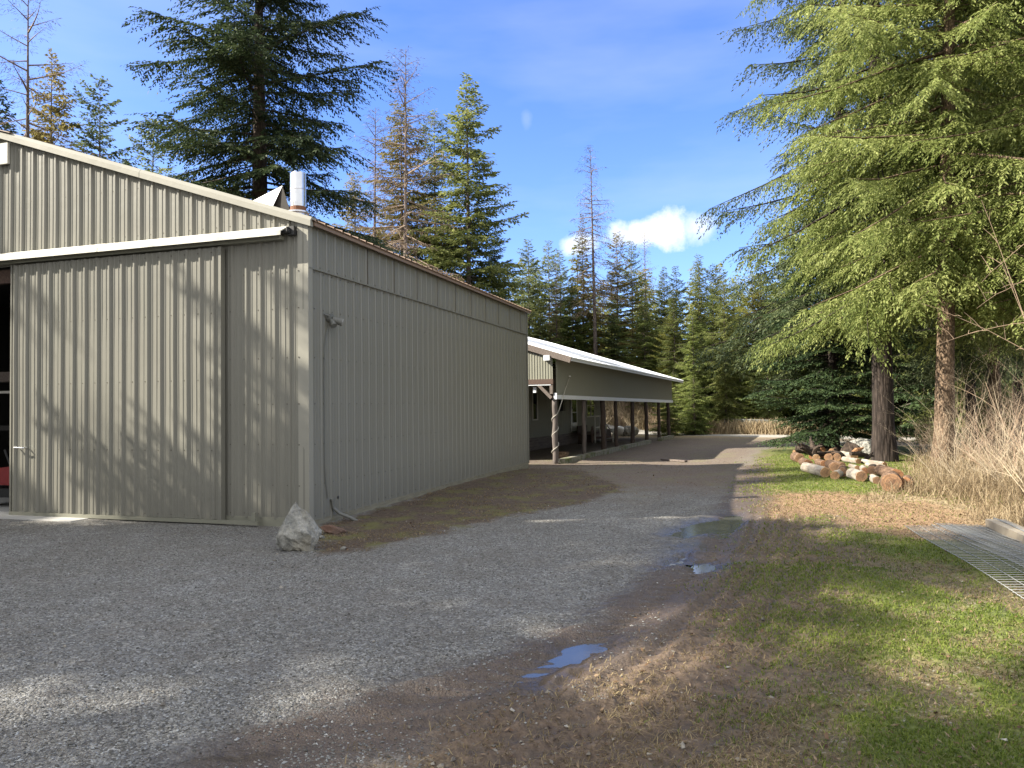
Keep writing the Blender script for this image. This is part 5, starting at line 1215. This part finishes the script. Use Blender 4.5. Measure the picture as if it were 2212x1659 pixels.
M['straw'] = m_foliage('dry_straw_grass', ((.13, .092, .052), (.285, .215, .130), (.45, .37, .24)), .35, .8)
M['leaves'] = m_foliage('dead_leaves', ((.05, .028, .018), (.15, .09, .05), (.30, .22, .14)), .15, 3)
def shop_inside(x, y):
    s = (x-BC[0])*DS[0]+(y-BC[1])*DS[1]; t = (x-BC[0])*DT[0]+(y-BC[1])*DT[1]; return (s > -.02) & (s < BL+.1) & (t > -.02)
def vegetation():
    r = np.random.default_rng(5)
    x, y = scatter(520000, .72, 2.3, 24, .85, r); z = zones(x, y)
    k = r.random(len(x)) < z['grass']*1.0; k &= ~shop_inside(x, y); gx, gy = x[k], y[k]; n = len(gx); far_ = np.hypot(gx, gy)
    stuff_blades('grass', 'short patchy green grass right of the drive', 'grass', gx, gy, r.uniform(.012, .034, n)*(1+far_*.02), .0035+.0007*far_*r.uniform(.6, 1.3, n), r.uniform(.2, 1.3, n), M['grass'], r)
    x, y = scatter(330000, .72, 2.3, 22, .85, r); z = zones(x, y)
    pr = np.maximum(z['right']*(.30+.7*(vnoise(x, y, 2.2, 50) > .5))*(1-z['wet'])*(1-z['grass']*.6)*.55, z['leaf']*.4); pr = np.maximum(pr, z['wall']*.30*(vnoise(x, y, 1.6, 52) > .45))
    k = (r.random(len(x)) < pr) & ~shop_inside(x, y); gx, gy = x[k], y[k]; n = len(gx); far_ = np.hypot(gx, gy)
    stuff_blades('dead_grass', 'flattened dead grass on the bare soil', 'grass', gx, gy, r.uniform(.014, .046, n), .003+.0006*far_*r.uniform(.6, 1.3, n), r.uniform(.8, 2.2, n), M['deadgrass'], r)
    # tall straw by the right edge
    x, y = scatter(150000, .80, 8, 24, 1, r); k = (x > 3) & (r.random(len(x)) < sstep(-.2, .5, polydist(x, y, DRYG)+.5*(vnoise(x, y, 1.3, 60)-.5))*(.35+.65*(vnoise(x, y, 1.1, 61) > .38)))
    gx, gy = x[k], y[k]; n = len(gx); edge = sstep(-.1, 1.2, polydist(gx, gy, DRYG))
    stuff_blades('tall_dry_grass', 'tall pale dry grass below the bare shrubs', 'grass', gx, gy, r.uniform(.15, .65, n)*(.35+.65*edge), .006+.0004*gy*r.uniform(.6, 1.3, n), r.uniform(.15, 1.3, n), M['straw'], r)
    # straw verge beyond the far road and on the bank
    n = 120000; y = r.uniform(41, 62, n); x = y*r.uniform(.05, .62, n); f, s, _ = pathdist(x, y, FARROAD)
    k = (f > 1.5) & (s > 0) & (r.random(n) < .45+.55*(vnoise(x, y, .5, 63) > .42)) & (y-0 < 62); x, y = x[k], y[k]; n = len(x)
    stuff_blades('verge_grass', 'pale dry grass along the far road and bank', 'grass', x, y, r.uniform(.35, 1.15, n), .030+.03*r.random(n), r.uniform(.1, .9, n), M['straw'], r)
    # needle and leaf litter
    x, y = scatter(190000, .74, 2.4, 27, .8, r); z = zones(x, y)
    pr = np.maximum(z['leaf'], .06*z['right']+.10*z['wall']+.16*z['track']); pr = pr*(1-z['wet']); k = (r.random(len(x)) < pr) & ~shop_inside(x, y); x, y = x[k], y[k]; n = len(x)
    c = np.stack([x, y, height(x, y)+.006+.012*r.random(n)], 1); a = r.uniform(0, 6.28, n); L = r.uniform(.006, .020, n); d = np.stack([np.cos(a), np.sin(a), r.normal(0, .35, n)], 1)*L[:, None]; w = np.stack([-np.sin(a), np.cos(a), r.normal(0, .5, n)], 1)*(L*r.uniform(.2, .6, n))[:, None]
    V = np.stack([c-d, c+w, c+d, c-w], 1).reshape(-1, 3); tag(obj('leaf_litter', mesh_data('leaf_litter', [(V, np.arange(len(V)).reshape(-1, 4), M['leaves'])])), 'brown leaf litter and chips on the soil', 'leaf litter', None, 'stuff')
vegetation()
def m_stones(name, stops):
    t = NT(name); g = t.node('NewGeometry'); c = t.ramp(g.outputs['Random Per Island'], stops); n = t.noise(g.outputs['Position'], 90, 3)
    return t.fin(t.mix(t.math('MULTIPLY', n, .35), c, (.05, .05, .05)), .85, t.bump(n, .4, .003), spec=.3)
M['gravel'] = m_stones('crushed_stone', [(0.0, (0.068, 0.065, 0.057)), (0.4, (0.160, 0.155, 0.140)), (0.7, (0.240, 0.234, 0.216)), (0.9, (0.312, 0.310, 0.291)), (1.0, (0.432, 0.441, 0.437))])
M['pebble'] = m_stones('pale_pebbles', [(.0, (.10, .088, .072)), (.5, (.22, .195, .16)), (.93, (.33, .30, .25)), (1., (.50, .47, .42))])
def stones(name, label, x, y, size, mat, rng, sink=.35):
    n = len(x); V0 = np.array([(1, 0, 0), (-1, 0, 0), (0, 1, 0), (0, -1, 0), (0, 0, 1), (0, 0, -1)], float); F0 = np.array([(0, 2, 4), (2, 1, 4), (1, 3, 4), (3, 0, 4), (2, 0, 5), (1, 2, 5), (3, 1, 5), (0, 3, 5)])
    a = rng.uniform(0, 6.28, n); sc = np.stack([size*rng.uniform(.8, 1.5, n), size*rng.uniform(.6, 1.0, n), size*rng.uniform(.35, .75, n)], 1)
    V = V0[None]*(1+rng.normal(0, .22, (n, 6, 1)))*sc[:, None]+rng.normal(0, .18, (n, 6, 3))*size[:, None, None]
    ca, sa = np.cos(a)[:, None], np.sin(a)[:, None]; X = V[..., 0]*ca-V[..., 1]*sa; Yy = V[..., 0]*sa+V[..., 1]*ca
    V = np.stack([X+x[:, None], Yy+y[:, None], V[..., 2]+(height(x, y)+sc[:, 2]*sink)[:, None]], -1)
    Fq = (F0[None]+(np.arange(n)*6)[:, None, None]).reshape(-1, 3)
    tag(obj(name, mesh_data(name, [(V.reshape(-1, 3), Fq, mat)])), label, 'gravel', None, 'stuff')
def gravel():
    r = np.random.default_rng(6); x, y = scatter(190000, .72, 2.3, 13, .9, r); z = zones(x, y)
    pr = (1-z['right'])*(1-.9*z['wall'])*(1-z['wet'])*(.35+.65*sstep(.62, .40, fbm(x, y, 1.3, 70)))
    k = (r.random(len(x)) < pr) & ~shop_inside(x, y); x, y = x[k], y[k]
    stones('gravel', 'loose crushed grey stone over the yard', x, y, 0.0038+.0065*r.random(len(x))**2.4, M['gravel'], r)
    x, y = scatter(20000, .72, 2.3, 12, .9, r); z = zones(x, y)
    pr = z['right']*(1-z['grass'])*(.10+.9*sstep(4.4, 2.6, np.hypot(x, y)))*.6+z['wall']*.22+.05; k = (r.random(len(x)) < pr*(1-z['wet'])) & ~shop_inside(x, y); x, y = x[k], y[k]
    stones('pebbles', 'scattered pale pebbles on the soil and gravel', x, y, .004+.015*r.random(len(x))**4, M['pebble'], r, .5)
gravel()
